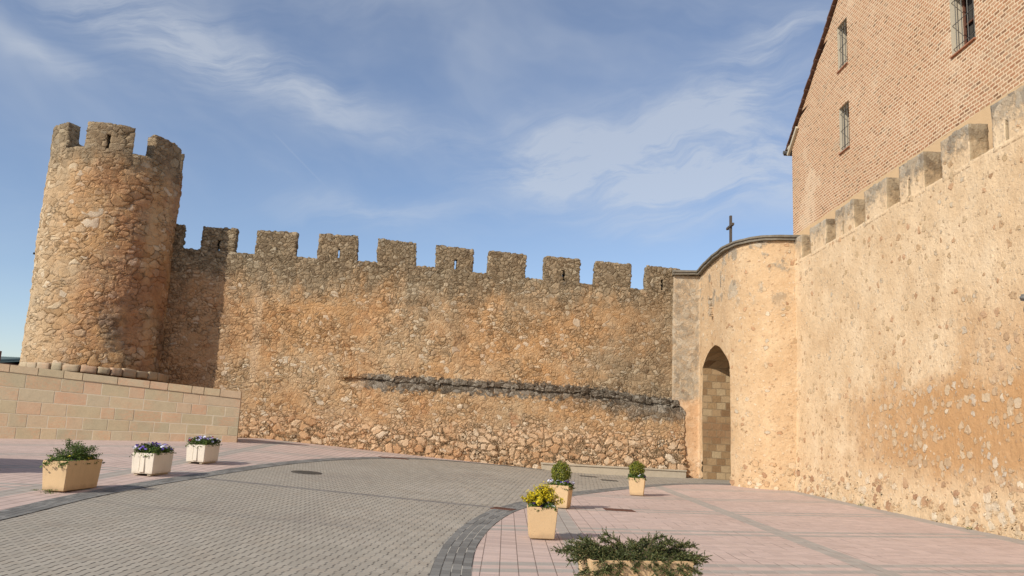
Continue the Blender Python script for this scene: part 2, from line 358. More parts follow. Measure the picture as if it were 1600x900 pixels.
def ashlar_mat():
    m, g = new_mat('sandstone ashlar'); P = g.obj(); r = g.island()
    rr = g.comb(g.mul(r, 37), g.mul(r, 91), g.mul(r, 13)); Q = g.v('ADD', P, rr)
    c = g.ramp(r, [(0, (.38, .31, .20)), (.2, (.43, .345, .22)), (.38, (.37, .315, .21)), (.55, (.45, .345, .225)), (.66, (.46, .32, .21)), (.78, (.42, .345, .235)), (.9, (.46, .36, .23)), (1, (.355, .30, .205))])
    wv = g.noise(g.v('MULTIPLY', Q, (1, 1, 2.4)), 1.7, 5, .6, dist=2.2)
    swirl = g.sm(g.m('ABSOLUTE', g.sub(g.m('FRACT', g.mul(wv, 6)), .5)), .5, .1)
    c = g.mix(g.mul(g.mul(swirl, g.sm(g.noise(Q, .9, 2), .42, .62)), .5), c, (.50, .27, .16)); c = weather(g, P, c, .36)
    return fin(m, g, c, .85, bump=g.add(g.noise(P, 40, 5, .7), g.mul(g.noise(P, 6, 3), 1.5)), bdist=.006, spec=.2)
M['ashlar'] = ashlar_mat()
M['mortar'] = simple('pale mortar', (.50, .43, .32), .95, 14, .25, .006)
M['darkgap'] = simple('dark joint', (.16, .13, .09), .95, 14, .3, .006)
def jamb_mat():
    m, g = new_mat('ashlar of gate jamb'); P = g.pos(); x, y, z = g.sep(P)
    v = g.comb(g.add(x, g.mul(y, .9)), z, 0)
    b = g.n('ShaderNodeTexBrick'); g.L(g.v('ADD', v, g.v('SCALE', g.v('SUBTRACT', g.noise(P, 3, 2, col=True), (.5, .5, .5)), sc=.05)), b.inputs['Vector'])
    b.inputs['Scale'].default_value = 1; b.inputs['Brick Width'].default_value = .36; b.inputs['Row Height'].default_value = .27; b.inputs['Mortar Size'].default_value = .012
    b.inputs['Color1'].default_value = (0, 0, 0, 1); b.inputs['Color2'].default_value = (1, 1, 1, 1); b.inputs['Mortar'].default_value = (.5, .5, .5, 1); b.inputs['Bias'].default_value = 0
    c = g.ramp(b.outputs['Color'], [(0, (.22, .13, .065)), (.3, (.33, .215, .11)), (.6, (.38, .255, .14)), (1, (.42, .31, .18))])
    dk = g.mul(g.between(g.add(z, g.mul(g.noise(P, 2, 4), .5)), 1.7, 2.5, .2), .65); c = g.mix(dk, c, (.26, .14, .07))
    c = g.mix(g.mul(b.outputs['Fac'], .7), c, (.27, .2, .12)); c = weather(g, P, c, .4)
    return fin(m, g, c, .93, bump=g.add(g.mul(g.inv(b.outputs['Fac']), 1.0), g.noise(P, 14, 5, .7)), bdist=.03, spec=.1)
M['jamb'] = jamb_mat()

def brick_mat():
    m, g = new_mat('old brick with wide joints'); P = g.pos(); x, y, z = g.sep(P)
    wob = g.v('SCALE', g.v('SUBTRACT', g.noise(P, 5, 3, col=True), (.5, .5, .5)), sc=.035)
    wob2 = g.v('SCALE', g.v('SUBTRACT', g.noise(P, .6, 2, col=True), (.5, .5, .5)), sc=.12)
    v = g.v('ADD', g.v('ADD', g.comb(g.add(y, x), z, 0), wob), g.v('MULTIPLY', wob2, (0, 1, 0)))
    b = g.n('ShaderNodeTexBrick'); g.L(v, b.inputs['Vector']); b.inputs['Scale'].default_value = 1
    b.inputs['Brick Width'].default_value = .215; b.inputs['Row Height'].default_value = .092; b.inputs['Mortar Size'].default_value = .0185; b.inputs['Mortar Smooth'].default_value = .2
    b.inputs['Color1'].default_value = (0, 0, 0, 1); b.inputs['Color2'].default_value = (1, 1, 1, 1); b.inputs['Mortar'].default_value = (.5, .5, .5, 1)
    n1 = g.noise(P, .5, 5, .6); nf = g.noise(P, 30, 4, .7); n2 = g.noise(P, 2.2, 4, .6)
    bc = g.ramp(b.outputs['Color'], [(0, (.22, .12, .065)), (.15, (.39, .19, .10)), (.5, (.48, .255, .14)), (.75, (.43, .24, .13)), (.9, (.52, .31, .185)), (1, (.28, .18, .11))])
    mc = g.ramp(n1, [(.3, (.68, .50, .32)), (.7, (.77, .60, .41))])
    fac = g.mx(b.outputs['Fac'], g.mul(g.sm(g.add(n1, g.mul(n2, .35)), .72, .85), .45))
    c = g.mix(fac, bc, mc)
    c = g.mix(g.mul(g.sm(g.noise(g.v('MULTIPLY', P, (1, .5, 2)), .8, 4), .6, .75), .35), c, (.42, .36, .26))
    base = g.sm(g.sub(z, g.mul(n2, .12)), 9.26, 9.20)     # rendered foot of the facade
    c = g.mix(base, c, (.60, .42, .24)); c = weather(g, P, c, .25)
    hh = g.mul(g.inv(b.outputs['Fac']), g.inv(base))
    return fin(m, g, c, .92, bump=g.add(hh, g.mul(nf, .5)), bdist=.014, spec=.12)
M['brick'] = brick_mat()
M['stucco'] = simple('pale grey render', (.50, .44, .33), .9, 15, .15)
M['sill'] = simple('brick sill', (.36, .16, .09), .9, 20, .3)
M['iron'] = simple('dark weathered iron', (.045, .042, .04), .6, 30, .4, .002, metal=.3)
M['ironlight'] = simple('greyish iron bars', (.16, .15, .13), .6, 30, .3, .002, metal=.3)
M['glass'] = simple('dark window glass', (.02, .022, .026), .08, 3, .3, .0005, spec=.6)
M['frame'] = simple('brown window frame', (.12, .05, .03), .6, 20, .3)
M['cloth'] = simple('pale curtain', (.42, .34, .24), .9, 10, .2)
M['tile'] = simple('terracotta roof tile', (.12, .065, .045), .9, 6, .45, .01)
M['gutter'] = simple('grey gutter', (.10, .10, .10), .6, 10, .2)
M['greentile'] = simple('grey green roof tile', (.16, .21, .19), .8, 4, .3)
M['redbrick'] = simple('dark red wall', (.20, .09, .06), .9, 5, .3)
M['coping'] = simple('lichened coping stone', (.20, .178, .14), .95, 9, .7, .02)
M['greystone'] = simple('carved grey stone', (.26, .25, .22), .95, 14, .6, .02)
M['cross'] = simple('dark wooden cross', (.085, .07, .058), .85, 30, .5, .004)
def cast(name, col, dirt):
    m, g = new_mat(name); p = g.obj(); x, y, z = g.sep(p); q = g.v('ADD', p, g.comb(g.mul(g.orand(), 9), 0, 0))
    n = g.noise(q, 60, 5, .7); n2 = g.noise(q, 5, 5, .65); run = g.noise(g.v('MULTIPLY', q, (1, 1, .12)), 14, 4, .6)
    c = g.val(col, g.add(.80, g.add(g.mul(n, .22), g.mul(n2, .2))))
    splash = g.mul(g.sm(g.add(z, g.mul(g.sub(n2, .5), .16)), .11, .015), .5)
    streak = g.mul(g.mul(g.sm(run, .54, .7), g.sm(z, .12, .4)), .28)
    pit = g.mul(g.sm(g.voro(q, 34).outputs['Distance'], .16, .08), g.sm(n2, .5, .6))
    c = g.mix(g.mx(splash, streak), c, dirt); c = g.mix(g.mul(pit, .5), c, g.val(dirt, .6))
    return fin(m, g, c, .88, bump=g.sub(g.add(g.mul(n, .5), n2), pit), bdist=.004, spec=.12)
M['tan'] = cast('tan cast concrete', (.60, .425, .24), (.33, .23, .14))
M['white'] = cast('off white cast concrete', (.70, .63, .52), (.42, .35, .26))
M['bench'] = simple('grey concrete of low ledge', (.46, .39, .29), .9, 9, .3, .004)
M['rust'] = simple('rusty iron plate', (.13, .06, .04), .85, 20, .45, .004)
M['manhole'] = simple('dark iron cover', (.085, .075, .062), .7, 30, .4, .006)
M['soil'] = simple('dark potting soil', (.05, .035, .022), 1, 40, .5, .02)

def ground_mat(name, kind):
    m, g = new_mat(name); P = g.pos(); x, y, z = g.sep(P)
    n1 = g.noise(P, .35, 5, .6); n2 = g.noise(P, 2.5, 4, .6); nf = g.noise(P, 40, 4, .7)
    a = rad(5); u = g.sub(g.mul(x, math.cos(a)), g.mul(y, math.sin(a))); v = g.add(g.mul(y, math.cos(a)), g.mul(x, math.sin(a)))
    if kind == 'road':
        U_ = g.m('DIVIDE', u, .118); ui = g.m('FLOOR', U_); uf = g.m('FRACT', U_)
        V_ = g.add(g.m('DIVIDE', v, .236), g.mul(g.m('MODULO', ui, 2), .5)); vf = g.m('FRACT', V_); vi = g.m('FLOOR', V_)
        wn = g.n('ShaderNodeTexWhiteNoise', noise_dimensions='3D'); g.L(g.comb(ui, vi, 0), wn.inputs[0]); rnd = wn.outputs['Value']
        tick = g.mul(g.sm(g.m('ABSOLUTE', g.sub(uf, .5)), .31, .37), g.sm(g.m('ABSOLUTE', g.sub(vf, .5)), .22, .17))
        tick = g.mul(tick, g.add(.55, g.mul(rnd, .75)))
        thin = g.mx(g.sm(g.m('ABSOLUTE', g.sub(uf, .5)), .47, .5), g.sm(g.m('ABSOLUTE', g.sub(vf, .5)), .485, .5))
        c = g.ramp(n1, [(.3, (.32, .285, .235)), (.5, (.355, .32, .26)), (.7, (.385, .345, .285))])
        c = g.mix(g.mul(g.sm(n2, .45, .7), .25), c, (.33, .26, .19))
        c = g.val(c, g.add(.91, g.mul(rnd, .17)))
        tyre = g.noise(g.v('MULTIPLY', g.comb(g.add(x, g.mul(y, .12)), g.sub(y, g.mul(x, .12)), 0), (1.6, .12, 1)), 1.0, 4, .6)
        c = g.mix(g.mul(g.sm(tyre, .52, .72), .14), c, (.17, .15, .13)); spot = g.mul(g.sm(g.noise(P, 3.3, 4, .6), .66, .74), .3); c = g.mix(spot, c, (.15, .13, .11))
        right = g.sm(x, -4, 0)
        c = g.mix(g.mul(thin, .22), c, (.14, .12, .10)); c = g.mix(g.mul(tick, .9), c, g.mix(g.mul(right, g.sm(rnd, .4, .6)), (.05, .042, .038), (.36, .33, .28)))
        # the darker row of setts across the road
        t = g.add(y, g.mul(x, .235)); bd = g.mul(g.sm(g.m('ABSOLUTE', g.sub(t, 16.5)), .15, .12), 1)
        c = g.mix(g.mul(bd, .8), c, g.val((.185, .17, .155), g.add(.85, g.mul(rnd, .3))))
        bd2 = g.mul(g.sm(g.m('ABSOLUTE', g.sub(t, 12.0)), .2, .1), g.sm(x, -1, -2.5)); c = g.mix(g.mul(bd2, .18), c, (.15, .14, .13))
        h = g.sub(g.mul(nf, .3), g.add(tick, g.mul(thin, .5)))
    elif kind == 'plaza':
        uf = g.m('FRACT', g.m('DIVIDE', x, .212)); ui = g.m('FLOOR', g.m('DIVIDE', x, .212))
        V_ = g.add(g.m('DIVIDE', y, .106), g.mul(g.m('MODULO', ui, 2), .5)); vf = g.m('FRACT', V_); vi = g.m('FLOOR', V_)
        wn = g.n('ShaderNodeTexWhiteNoise', noise_dimensions='3D'); g.L(g.comb(ui, vi, 0), wn.inputs[0]); rnd = wn.outputs['Value']
        jl = g.mx(g.sm(g.m('ABSOLUTE', g.sub(uf, .5)), .465, .488), g.mul(g.sm(g.m('ABSOLUTE', g.sub(uf, .5)), .42, .46), g.mul(g.sm(x, -2, -4), g.m('MODULO', g.m('ABSOLUTE', ui), 2)))); jc = g.sm(g.m('ABSOLUTE', g.sub(vf, .5)), .45, .5)
        far = g.sm(y, 26, 12)
        c = g.ramp(n1, [(.3, (.47, .355, .305)), (.5, (.52, .40, .345)), (.7, (.56, .435, .38))])
        c = g.mix(g.mul(g.sm(n2, .4, .7), .3), c, (.52, .40, .33)); c = g.val(c, g.add(.90, g.mul(rnd, .20)))
        stain = g.mul(g.sm(g.noise(P, 1.4, 6, .68), .55, .72), .28); c = g.mix(stain, c, (.34, .265, .22)); grit = g.mul(g.sm(g.noise(P, 14, 3, .6), .70, .76), .5); c = g.mix(grit, c, (.2, .16, .12))
        blue = (.34, .325, .285)
        t = g.sub(y, g.mul(x, .285)); tt = g.m('FRACT', g.m('DIVIDE', g.sub(t, 9.87), 3.62)); da = g.mul(g.m('ABSOLUTE', g.sub(tt, .5)), 3.62)
        db = g.sub(1.81, da)
        band = g.mul(g.sm(db, .36, .33), g.sm(db, .10, .13))
        # bands along the square
        for cx, hw in ((4.86, .16), (1.07, .17), (-7.95, .2)):
            band = g.mx(band, g.sm(g.m('ABSOLUTE', g.sub(x, cx)), hw+.02, hw))
        band = g.mx(band, g.mul(g.sm(x, 9.0, 9.06), 1))
        rnd2 = g.sm(rnd, .0, .2)
        c = g.mix(g.mul(g.mul(band, .78), g.add(.7, g.mul(rnd2, .3))), c, g.val(blue, g.add(.9, g.mul(rnd, .2))))
        wear = g.noise(P, 1.1, 4, .6)
        line = g.mix(g.mul(g.sm(x, 1.2, 2.4), g.sm(wear, .6, .5)), (.14, .10, .08), (.62, .5, .43))
        c = g.mix(g.mul(jl, .72), c, line)
        c = g.mix(g.mul(jc, .16), c, (.25, .18, .15)); c = weather(g, P, c, .14)
        h = g.sub(g.mul(nf, .25), g.add(jl, g.mul(jc, .5)))
    elif kind == 'kerb':
        uv = g.n('ShaderNodeUVMap').outputs[0]; a_, b_, _ = g.sep(uv)
        V_ = g.m('DIVIDE', b_, .11); vi = g.m('FLOOR', V_); vf = g.m('FRACT', V_)
        U_ = g.add(g.m('DIVIDE', a_, .2), g.mul(vi, .37)); ui = g.m('FLOOR', U_); uf = g.m('FRACT', U_)
        wn = g.n('ShaderNodeTexWhiteNoise', noise_dimensions='3D'); g.L(g.comb(ui, vi, 0), wn.inputs[0]); rnd = wn.outputs['Value']
        c = g.val((.185, .18, .165), g.add(.78, g.mul(rnd, .5)))
        jl = g.sm(g.m('ABSOLUTE', g.sub(vf, .5)), .43, .47); jc = g.sm(g.m('ABSOLUTE', g.sub(uf, .5)), .46, .49)
        lc = g.mix(g.sm(g.noise(P, 1.7, 3), .47, .53), (.05, .045, .04), (.45, .42, .36))
        c = g.mix(g.mul(jl, .85), c, lc); c = g.mix(g.mul(jc, .5), c, (.07, .06, .055)); c = weather(g, P, c, .2)
        h = g.sub(g.mul(nf, .3), g.add(jl, jc))
    else:
        c = g.ramp(n1, [(.3, (.24, .20, .15)), (.7, (.34, .29, .22))]); c = weather(g, P, c, .3); h = nf
    return fin(m, g, c, .85, bump=h, bdist=.004, spec=.25)

# ------------------------------------------------------------------ ground sheets
def struct(o): return tag(o, kind='structure')
def draped(name, poly, mat, dz, step=.5, bounds=None):
    poly = [Vector(p) for p in poly]; n = len(poly)
    dense = []
    for i in range(n):
        a, b = poly[i], poly[(i+1) % n]; k = max(1, int((b-a).length/step))
        dense += [a.lerp(b, j/k) for j in range(k)]
    xs = [p.x for p in poly]; ys = [p.y for p in poly]
    def inside(px, py):
        c = False; j = n-1
        for i in range(n):
            if (poly[i].y > py) != (poly[j].y > py) and px < (poly[j].x-poly[i].x)*(py-poly[i].y)/(poly[j].y-poly[i].y)+poly[i].x: c = not c
            j = i
        return c
    pts = list(dense)
    for gx in np.arange(min(xs)+.013, max(xs), step):
        for gy in np.arange(min(ys)+.017, max(ys), step):
            if inside(gx, gy): pts.append(Vector((gx, gy)))
    k = len(dense)
    v, e, f, *_ = delaunay_2d_cdt(pts, [(i, (i+1) % k) for i in range(k)], [], 1, 1e-4)
    V = np.array([(p.x, p.y) for p in v]); Z = gz(V[:, 0], V[:, 1])+dz
    me = bpy.data.meshes.new(name); me.from_pydata([(a[0], a[1], zz) for a, zz in zip(V.tolist(), Z.tolist())], [], f); me.update()
    bm = bmesh.new(); bm.from_mesh(me)
    for fc in bm.faces:
        fc.normal_update()
        if fc.normal.z < 0: fc.normal_flip()
    bm.to_mesh(me); bm.free()
    return struct(meshobj(name, me, mat))
def smooth_curve(pts, n=6):
    P = [Vector(p) for p in pts]; out = []
    for i in range(len(P)-1):
        a, b, c, d = P[max(i-1, 0)], P[i], P[i+1], P[min(i+2, len(P)-1)]
        for k in range(n):
            t = k/n; out.append(.5*((2*b)+(c-a)*t+(2*a-5*b+4*c-d)*t*t+(3*b-a-3*c+d)*t**3))
    out.append(P[-1]); return out
def axis(lo, hi, step, far):
    a = list(np.arange(lo, hi+1e-6, step)); d = step; x = a[-1]
    while x < far: d *= 1.6; x += d; a.append(x)
    d = step; x = a[0]
    while x > -far: d *= 1.6; x -= d; a.insert(0, x)
    return np.array(a)
ax, ay = axis(-20, 14, .5, 900), axis(-2, 40, .5, 900)
XX, YY = np.meshgrid(ax, ay); ZZ = gz(XX, YY)-.006
nx, ny = len(ax), len(ay)
vs = np.stack([XX.ravel(), YY.ravel(), ZZ.ravel()], 1).tolist()
fs = [(j*nx+i, j*nx+i+1, (j+1)*nx+i+1, (j+1)*nx+i) for j in range(ny-1) for i in range(nx-1)]
struct(pyd('ground', vs, fs, ground_mat('trodden earth', 'earth'), smooth=True))

kl = smooth_curve([(-5.2, 2.0), (-6.1, 5.0), (-6.55, 7.6), (-6.8, 9.8), (-6.93, 11.9), (-7.05, 13.8), (-6.98, 16.0), (-6.75, 18.4), (-6.45, 21.1), (-6.0, 23.7), (-5.25, 26.2), (-4.0, 28.9), (-2.0, 31.2), (.2, 32.45), (1.5, 32.75)])
kr = smooth_curve([(1.6, 1.0), (.7, 4.0), (.05, 6.6), (-.25, 8.4), (-.32, 10.6), (-.27, 12.05), (-.14, 13.57), (.1, 15.25), (.46, 16.83), (1.42, 19.9), (2.61, 22.67), (4.11, 25.6), (5.87, 28.4), (7.9, 29.7), (10.5, 30.0)])
road_mat, plaza_mat, kerb_mat = ground_mat('grey concrete setts', 'road'), ground_mat('pink concrete pavers', 'plaza'), ground_mat('dark kerb setts', 'kerb')
kl2 = [(p.x, p.y) for p in kl]; kr2 = [(p.x, p.y) for p in kr]
wl = lambda s, d=0: (6.67-.991*s-.136*-d*-1, 33.73-.136*s-d)
draped('road', [(-14, -6), (14, -6), (14, 1)]+kr2[:1]+kr2[1:]+[(10.5, 33.4), (7.7, 33.4), (6.67, 33.6), (1.5, 32.9)]+kl2[::-1][1:]+[(-14, 1)], road_mat, 0.0)
draped('plaza_left', kl2+[(1.2, 33.1), (-16, 30.75), (-18, 28), (-18, -4), (-8, -4), (-5.6, 1.5)], plaza_mat, .004)
draped('plaza_right', kr2+[(10.5, 27.5), (10.2, -4), (4, -4)], plaza_mat, .004)
def strip(name, cur, wdt, side, mat, dz):
    vs, fs, uv = [], [], []; L = 0; K = 5
    for i, p in enumerate(cur):
        t = (cur[min(i+1, len(cur)-1)]-cur[max(i-1, 0)]).normalized(); nrm = Vector((-t.y, t.x))*side
        if i: L += (p-cur[i-1]).length
        for k in range(K):
            q = p+nrm*wdt*k/(K-1); vs.append((q.x, q.y, gzf(q.x, q.y)+dz)); uv.append((L, wdt*k/(K-1)))
    for i in range(len(cur)-1):
        for k in range(K-1): fs.append((i*K+k, i*K+k+1, (i+1)*K+k+1, (i+1)*K+k) if side < 0 else (i*K+k, (i+1)*K+k, (i+1)*K+k+1, i*K+k+1))
    me = bpy.data.meshes.new(name); me.from_pydata(vs, [], fs); me.update(); ul = me.uv_layers.new(name='UVMap')
    for lp in me.loops: ul.data[lp.index].uv = uv[lp.vertex_index]
    bm = bmesh.new(); bm.from_mesh(me)
    for fc in bm.faces:
        fc.normal_update()
        if fc.normal.z < 0: fc.normal_flip()
    bm.to_mesh(me); bm.free()
    return struct(meshobj(name, me, mat))
strip('kerb', kl, .44, -1, kerb_mat, .009)
strip('kerb', kr, .44, 1, kerb_mat, .009)

# ------------------------------------------------------------------ masonry builder
def lattice(name, slines, wlines, mask, fpos, layers, mat, parent, amp=.03, sc=.9, skip_bottom=True, post=None, smooth=True):
    """cells (i,j) with mask true become a wall of real thickness; fpos(s,w,k/layers) -> xyz arrays"""
    S, Wl = np.asarray(slines), np.asarray(wlines); ns, nw = len(S), len(Wl); K = layers
    mk = np.zeros((ns+1, nw+1), bool)
    sc_, wc_ = (S[1:]+S[:-1])/2, (Wl[1:]+Wl[:-1])/2
    mk[1:-1, 1:-1] = mask(sc_[:, None], wc_[None, :])
    idx = {}; pts = []
    def vid(i, j, k):
        key = (i, j, k); r = idx.get(key)
        if r is None: r = idx[key] = len(pts); pts.append((S[i], Wl[j], k/K))
        return r
    fs = []
    I, J = np.nonzero(mk[1:-1, 1:-1])
    for i, j in zip(I.tolist(), J.tolist()):
        fs.append((vid(i, j, 0), vid(i+1, j, 0), vid(i+1, j+1, 0), vid(i, j+1, 0)))
        fs.append((vid(i, j, K), vid(i, j+1, K), vid(i+1, j+1, K), vid(i+1, j, K)))
        a, b = i+1, j+1
        for (cond, p, q) in ((not mk[a-1, b], (i, j+1), (i, j)), (not mk[a+1, b], (i+1, j), (i+1, j+1)), (not mk[a, b+1], (i+1, j+1), (i, j+1)), (not mk[a, b-1] and not (skip_bottom and j == 0), (i, j), (i+1, j))):
            if cond:
                for k in range(K): fs.append((vid(*p, k), vid(*q, k), vid(*q, k+1), vid(*p, k+1))[::-1])
    A = np.array(pts); P = fpos(A[:, 0], A[:, 1], A[:, 2]); P = warp(P, amp, sc)
    if post is not None: P = post(P)
    o = pyd(name, P.tolist(), fs, mat, parent, smooth)
    bm = bmesh.new(); bm.from_mesh(o.data); bmesh.ops.recalc_face_normals(bm, faces=bm.faces); bm.to_mesh(o.data); bm.free()
    return o
def lines(a, b, step, extra=()):
    L = list(np.linspace(a, b, max(2, int(round((b-a)/step))+1)))
    for e in extra:
        if a < e < b:
            k = int(np.argmin([abs(x-e) for x in L])); 
            if 0 < k < len(L)-1: L[k] = e
            else: L.append(e)
    return sorted(set(L))

# ------------------------------------------------------------------ central curtain wall
CW = thing('curtain_wall', 'long battlemented rubble wall with dark stone ledge between round tower and gate', 'wall', (-2, 32.3, 0))
U_, N_ = np.array([-.991, -.136, 0]), np.array([.136, -.991, 0])
def lvl(s): return np.interp(s, [-1, 1.5, 3.6, 5.8, 8.05, 10.2, 12.4, 14.7, 17, 23], [7.42, 7.45, 7.52, 7.58, 7.66, 7.77, 7.81, 7.8, 7.8, 7.84])
def mtop(s): return np.interp(s, [-1, 1, 4, 7, 10, 13, 18, 23], [8.40, 8.42, 8.5, 8.56, 8.65, 8.78, 8.74, 8.74])
def ledgez(s): return 2.85+.09*np.minimum(s, 4)+.012*np.clip(s-4, 0, 9)
def cwpos(top_of, t_of):
    def f(s, wv, k):
        z = wv*top_of(s)
        st = 1/(1+np.exp((z-ledgez(s)-.02)*14)); st *= 1/(1+np.exp((s-12.4)*3.0)); off = .24*st
        off = off+.10*np.clip(1-z/2.0, 0, 1)
        thick = t_of(z)
        d = np.where(k == 0, off, -thick*k)[:, None] if True else 0
        d = np.where(k[:, None] == 0, off[:, None], -(thick*k)[:, None]+off[:, None]*(1-k[:, None]))
        return np.array(WP)+s[:, None]*U_+d*N_+np.stack([0*z, 0*z, z], 1)
    return f
def body_pos(s, wv, k):
    return cwpos(lvl, lambda z: 1.2)(s, wv, k)
lattice('wall_body', lines(-.4, 23, .062), lines(-.03, 1, .0082), lambda s, w_: (s > -9) & (w_ > -9), body_pos, 3, M['wall'], None, .028)
bpy.data.objects['wall_body'].parent = CW; bpy.data.objects['wall_body'].matrix_parent_inverse = Matrix.Translation((2, -32.3, 0))
spans = [(19.51, 20.9, 0), (17.55, 18.78, 1), (15.27, 16.73, 0), (12.92, 14.38, 1), (10.65, 12.1, 0), (8.36, 9.81, 1), (6.22, 7.7, 0), (3.98, 5.4, 1), (1.85, 3.3, 0), (-.25, 1.17, 1)]
rnd = random.Random(3)
for a, b, slit in spans:
    c = (a+b)/2-.05*(slit); hw = .07
    if b > 20: c = 99
    if a < 0: c = .52
    def mp(s, wv, k, a=a, b=b):
        base = lvl(s)-.13; z = base+wv*(mtop(s)-base)
        d = -.42*k
        return np.array(WP)+s[:, None]*U_+d[:, None]*N_+np.stack([0*z, 0*z, z], 1)
    wl_ = lines(0, 1, .052, (.15, .56)) if slit else lines(0, 1, .055)
    sl_ = lines(a, b, .055, (c-hw, c+hw)) if slit else lines(a, b, .055)
    mk = (lambda s, w_, c=c: ~((np.abs(s-c) < hw) & (w_ > .15) & (w_ < .56))) if slit else (lambda s, w_: (s > -99) & (w_ > -9))
    o = lattice('merlon', sl_, wl_, mk, mp, 6, M['wall'], None, .028, .9, skip_bottom=False)
    fix_parent(o, CW)
# dark ledge stones
bm = bmesh.new(); s = -.15
while s < 12.9:
    L = rnd.uniform(.22, .5); h = rnd.uniform(.18, .27)*(1 if s < 11 else .7); sc_ = s+L/2
    p = np.array(WP)+sc_*U_+N_*(rnd.uniform(.10, .17)*(1 if s < 11.5 else .5)); z = ledgez(np.array([sc_]))[0]+rnd.uniform(-.02, .03)
    rot = Matrix.Rotation(rad(7.8)+rnd.uniform(-.10, .10), 4, 'Z') @ Matrix.Rotation(rnd.uniform(-.10, .10), 4, 'Y') @ Matrix.Rotation(rnd.uniform(-.2, .02), 4, 'X')
    box(bm, (p[0], p[1], z), (L*.99, .30, h), rot, .018, seg=1); s += L
bmesh.ops.subdivide_edges(bm, edges=[e for e in bm.edges if e.calc_length() > .12], cuts=2, use_grid_fill=True)
for v in bm.verts:
    v.co += Vector((rnd.uniform(-1, 1), rnd.uniform(-1, 1), rnd.uniform(-1, 1)))*.018
o = bmobj('stone_ledge', bm, M['wall'], None, False); fix_parent(o, CW)

# ------------------------------------------------------------------ round tower
TC = np.array([-15.09, 30.36, 0]); TR = 2.25; face0 = math.atan2(-TC[1], -TC[0])
TW = thing('round_tower', 'tall round rubble tower with battlements at the left end of the wall', 'tower', (TC[0], TC[1], gzf(TC[0], TC[1])))
def tp(zlo, zhi, thick):
    def f(s, wv, k):
        z = zlo+wv*(zhi-zlo); a = face0+s; r = TR-thick*k+.05*np.clip((4-z)/3, 0, 1)
        return np.stack([TC[0]+r*np.cos(a), TC[1]+r*np.sin(a), z], 1)
    return f
sl = np.linspace(-PI, PI, 231)
def tower_body():
    S = sl[:-1]; Wn = np.linspace(.2, 10.72, 190); vs = []; fs = []
    for j, z in enumerate(Wn):
        r = TR+.06*max(0, min(1, (4-z)/3))
        for s in S: vs.append((TC[0]+r*math.cos(face0+s), TC[1]+r*math.sin(face0+s), z))
    n = len(S)
    for j in range(len(Wn)-1):
        for i in range(n): fs.append((j*n+i, j*n+(i+1) % n, (j+1)*n+(i+1) % n, (j+1)*n+i))
    base = (len(Wn)-1)*n
    for q, rr in enumerate((TR-.25, TR-.5)):       # the parapet's top and its inner face
        zt = 10.72
        for s in S: vs.append((TC[0]+rr*math.cos(face0+s), TC[1]+rr*math.sin(face0+s), zt))
    for q in range(2):
        b0 = base+q*n; b1 = base+(q+1)*n
        for i in range(n): fs.append((b0+i, b0+(i+1) % n, b1+(i+1) % n, b1+i))
    b0 = base+2*n; b1 = len(vs)
    for s in S: vs.append((TC[0]+(TR-.5)*math.cos(face0+s), TC[1]+(TR-.5)*math.sin(face0+s), 9.9))
    for i in range(n): fs.append((b0+i, b0+(i+1) % n, b1+(i+1) % n, b1+i))
    fs.append(tuple(b1+i for i in range(n)))
    return warp(vs, .035).tolist(), fs
vs, fs = tower_body(); o = pyd('tower_body', vs, fs, M['tower'], None, True); fix_parent(o, TW)
for k in range(6):
    c = rad(-10+60*k); slit = (k == 0)
    a, b = c-rad(20), c+rad(20)
    S_ = lines(a, b, .026, (c-.03, c+.03)) if slit else lines(a, b, .026)
    W_ = lines(0, 1, .055, (.08, .62)) if slit else lines(0, 1, .055)
    mk = (lambda s, w_, c=c: ~((np.abs(s-c) < .029) & (w_ > .08) & (w_ < .62))) if slit else (lambda s, w_: (s > -99) & (w_ > -9))
    o = lattice('merlon', S_, W_, mk, tp(10.60, 11.64-.05*(k == 1), .48), 6, M['tower'], None, .035, .9, skip_bottom=False); fix_parent(o, TW)
bm = bmesh.new(); aL = face0-1.62
p0 = Vector((TC[0]+2.1*math.cos(aL), TC[1]+2.1*math.sin(aL), 7.05)); p1 = Vector((TC[0]+2.36*math.cos(aL), TC[1]+2.36*math.sin(aL), 7.08)); tube(bm, [p0, p1], .04, 8)
o = bmobj('spout', bm, M['iron']); fix_parent(o, TW)
# row of squared footing stones round the tower
bm = bmesh.new(); a = -1.05
while a < 1.35:
    L = rnd.uniform(.13, .22); aa = face0+a+L/2; r = TR+.16+rnd.uniform(-.03, .03)
    zf = 3.0-.13*(a+1.05)/2.4
    box(bm, (TC[0]+r*math.cos(aa), TC[1]+r*math.sin(aa), zf), (.34, L*r*.95, rnd.uniform(.22, .29)), Matrix.Rotation(aa+rnd.uniform(-.05, .05), 4, 'Z') @ Matrix.Rotation(rnd.uniform(-.09, .05), 4, 'X'), .022, seg=1); a += L
bmesh.ops.subdivide_edges(bm, edges=[e for e in bm.edges if e.calc_length() > .12], cuts=2, use_grid_fill=True)
for v in bm.verts: v.co += Vector((rnd.uniform(-1, 1), rnd.uniform(-1, 1), rnd.uniform(-1, 1)))*.01
o = bmobj('footing_stones', bm, M['ashlar'], None, True); fix_parent(o, TW)
# the earth bank the footing stands on, held by the ashlar wall
bankpts = []
def bank():
    vs = []; fs = []; nr, na = 6, 40
    for i in range(nr):
        r = TR-.1+i*.35
        for j in range(na):
            a = face0-1.9+3.6*j/(na-1); zt = (2.76-.30*j/(na-1)*1.0)-.10*i
            vs.append((TC[0]+r*math.cos(a), TC[1]+r*math.sin(a), zt))
    for i in range(nr-1):
        for j in range(na-1): fs.append((i*na+j, (i+1)*na+j, (i+1)*na+j+1, i*na+j+1))
    return vs, fs

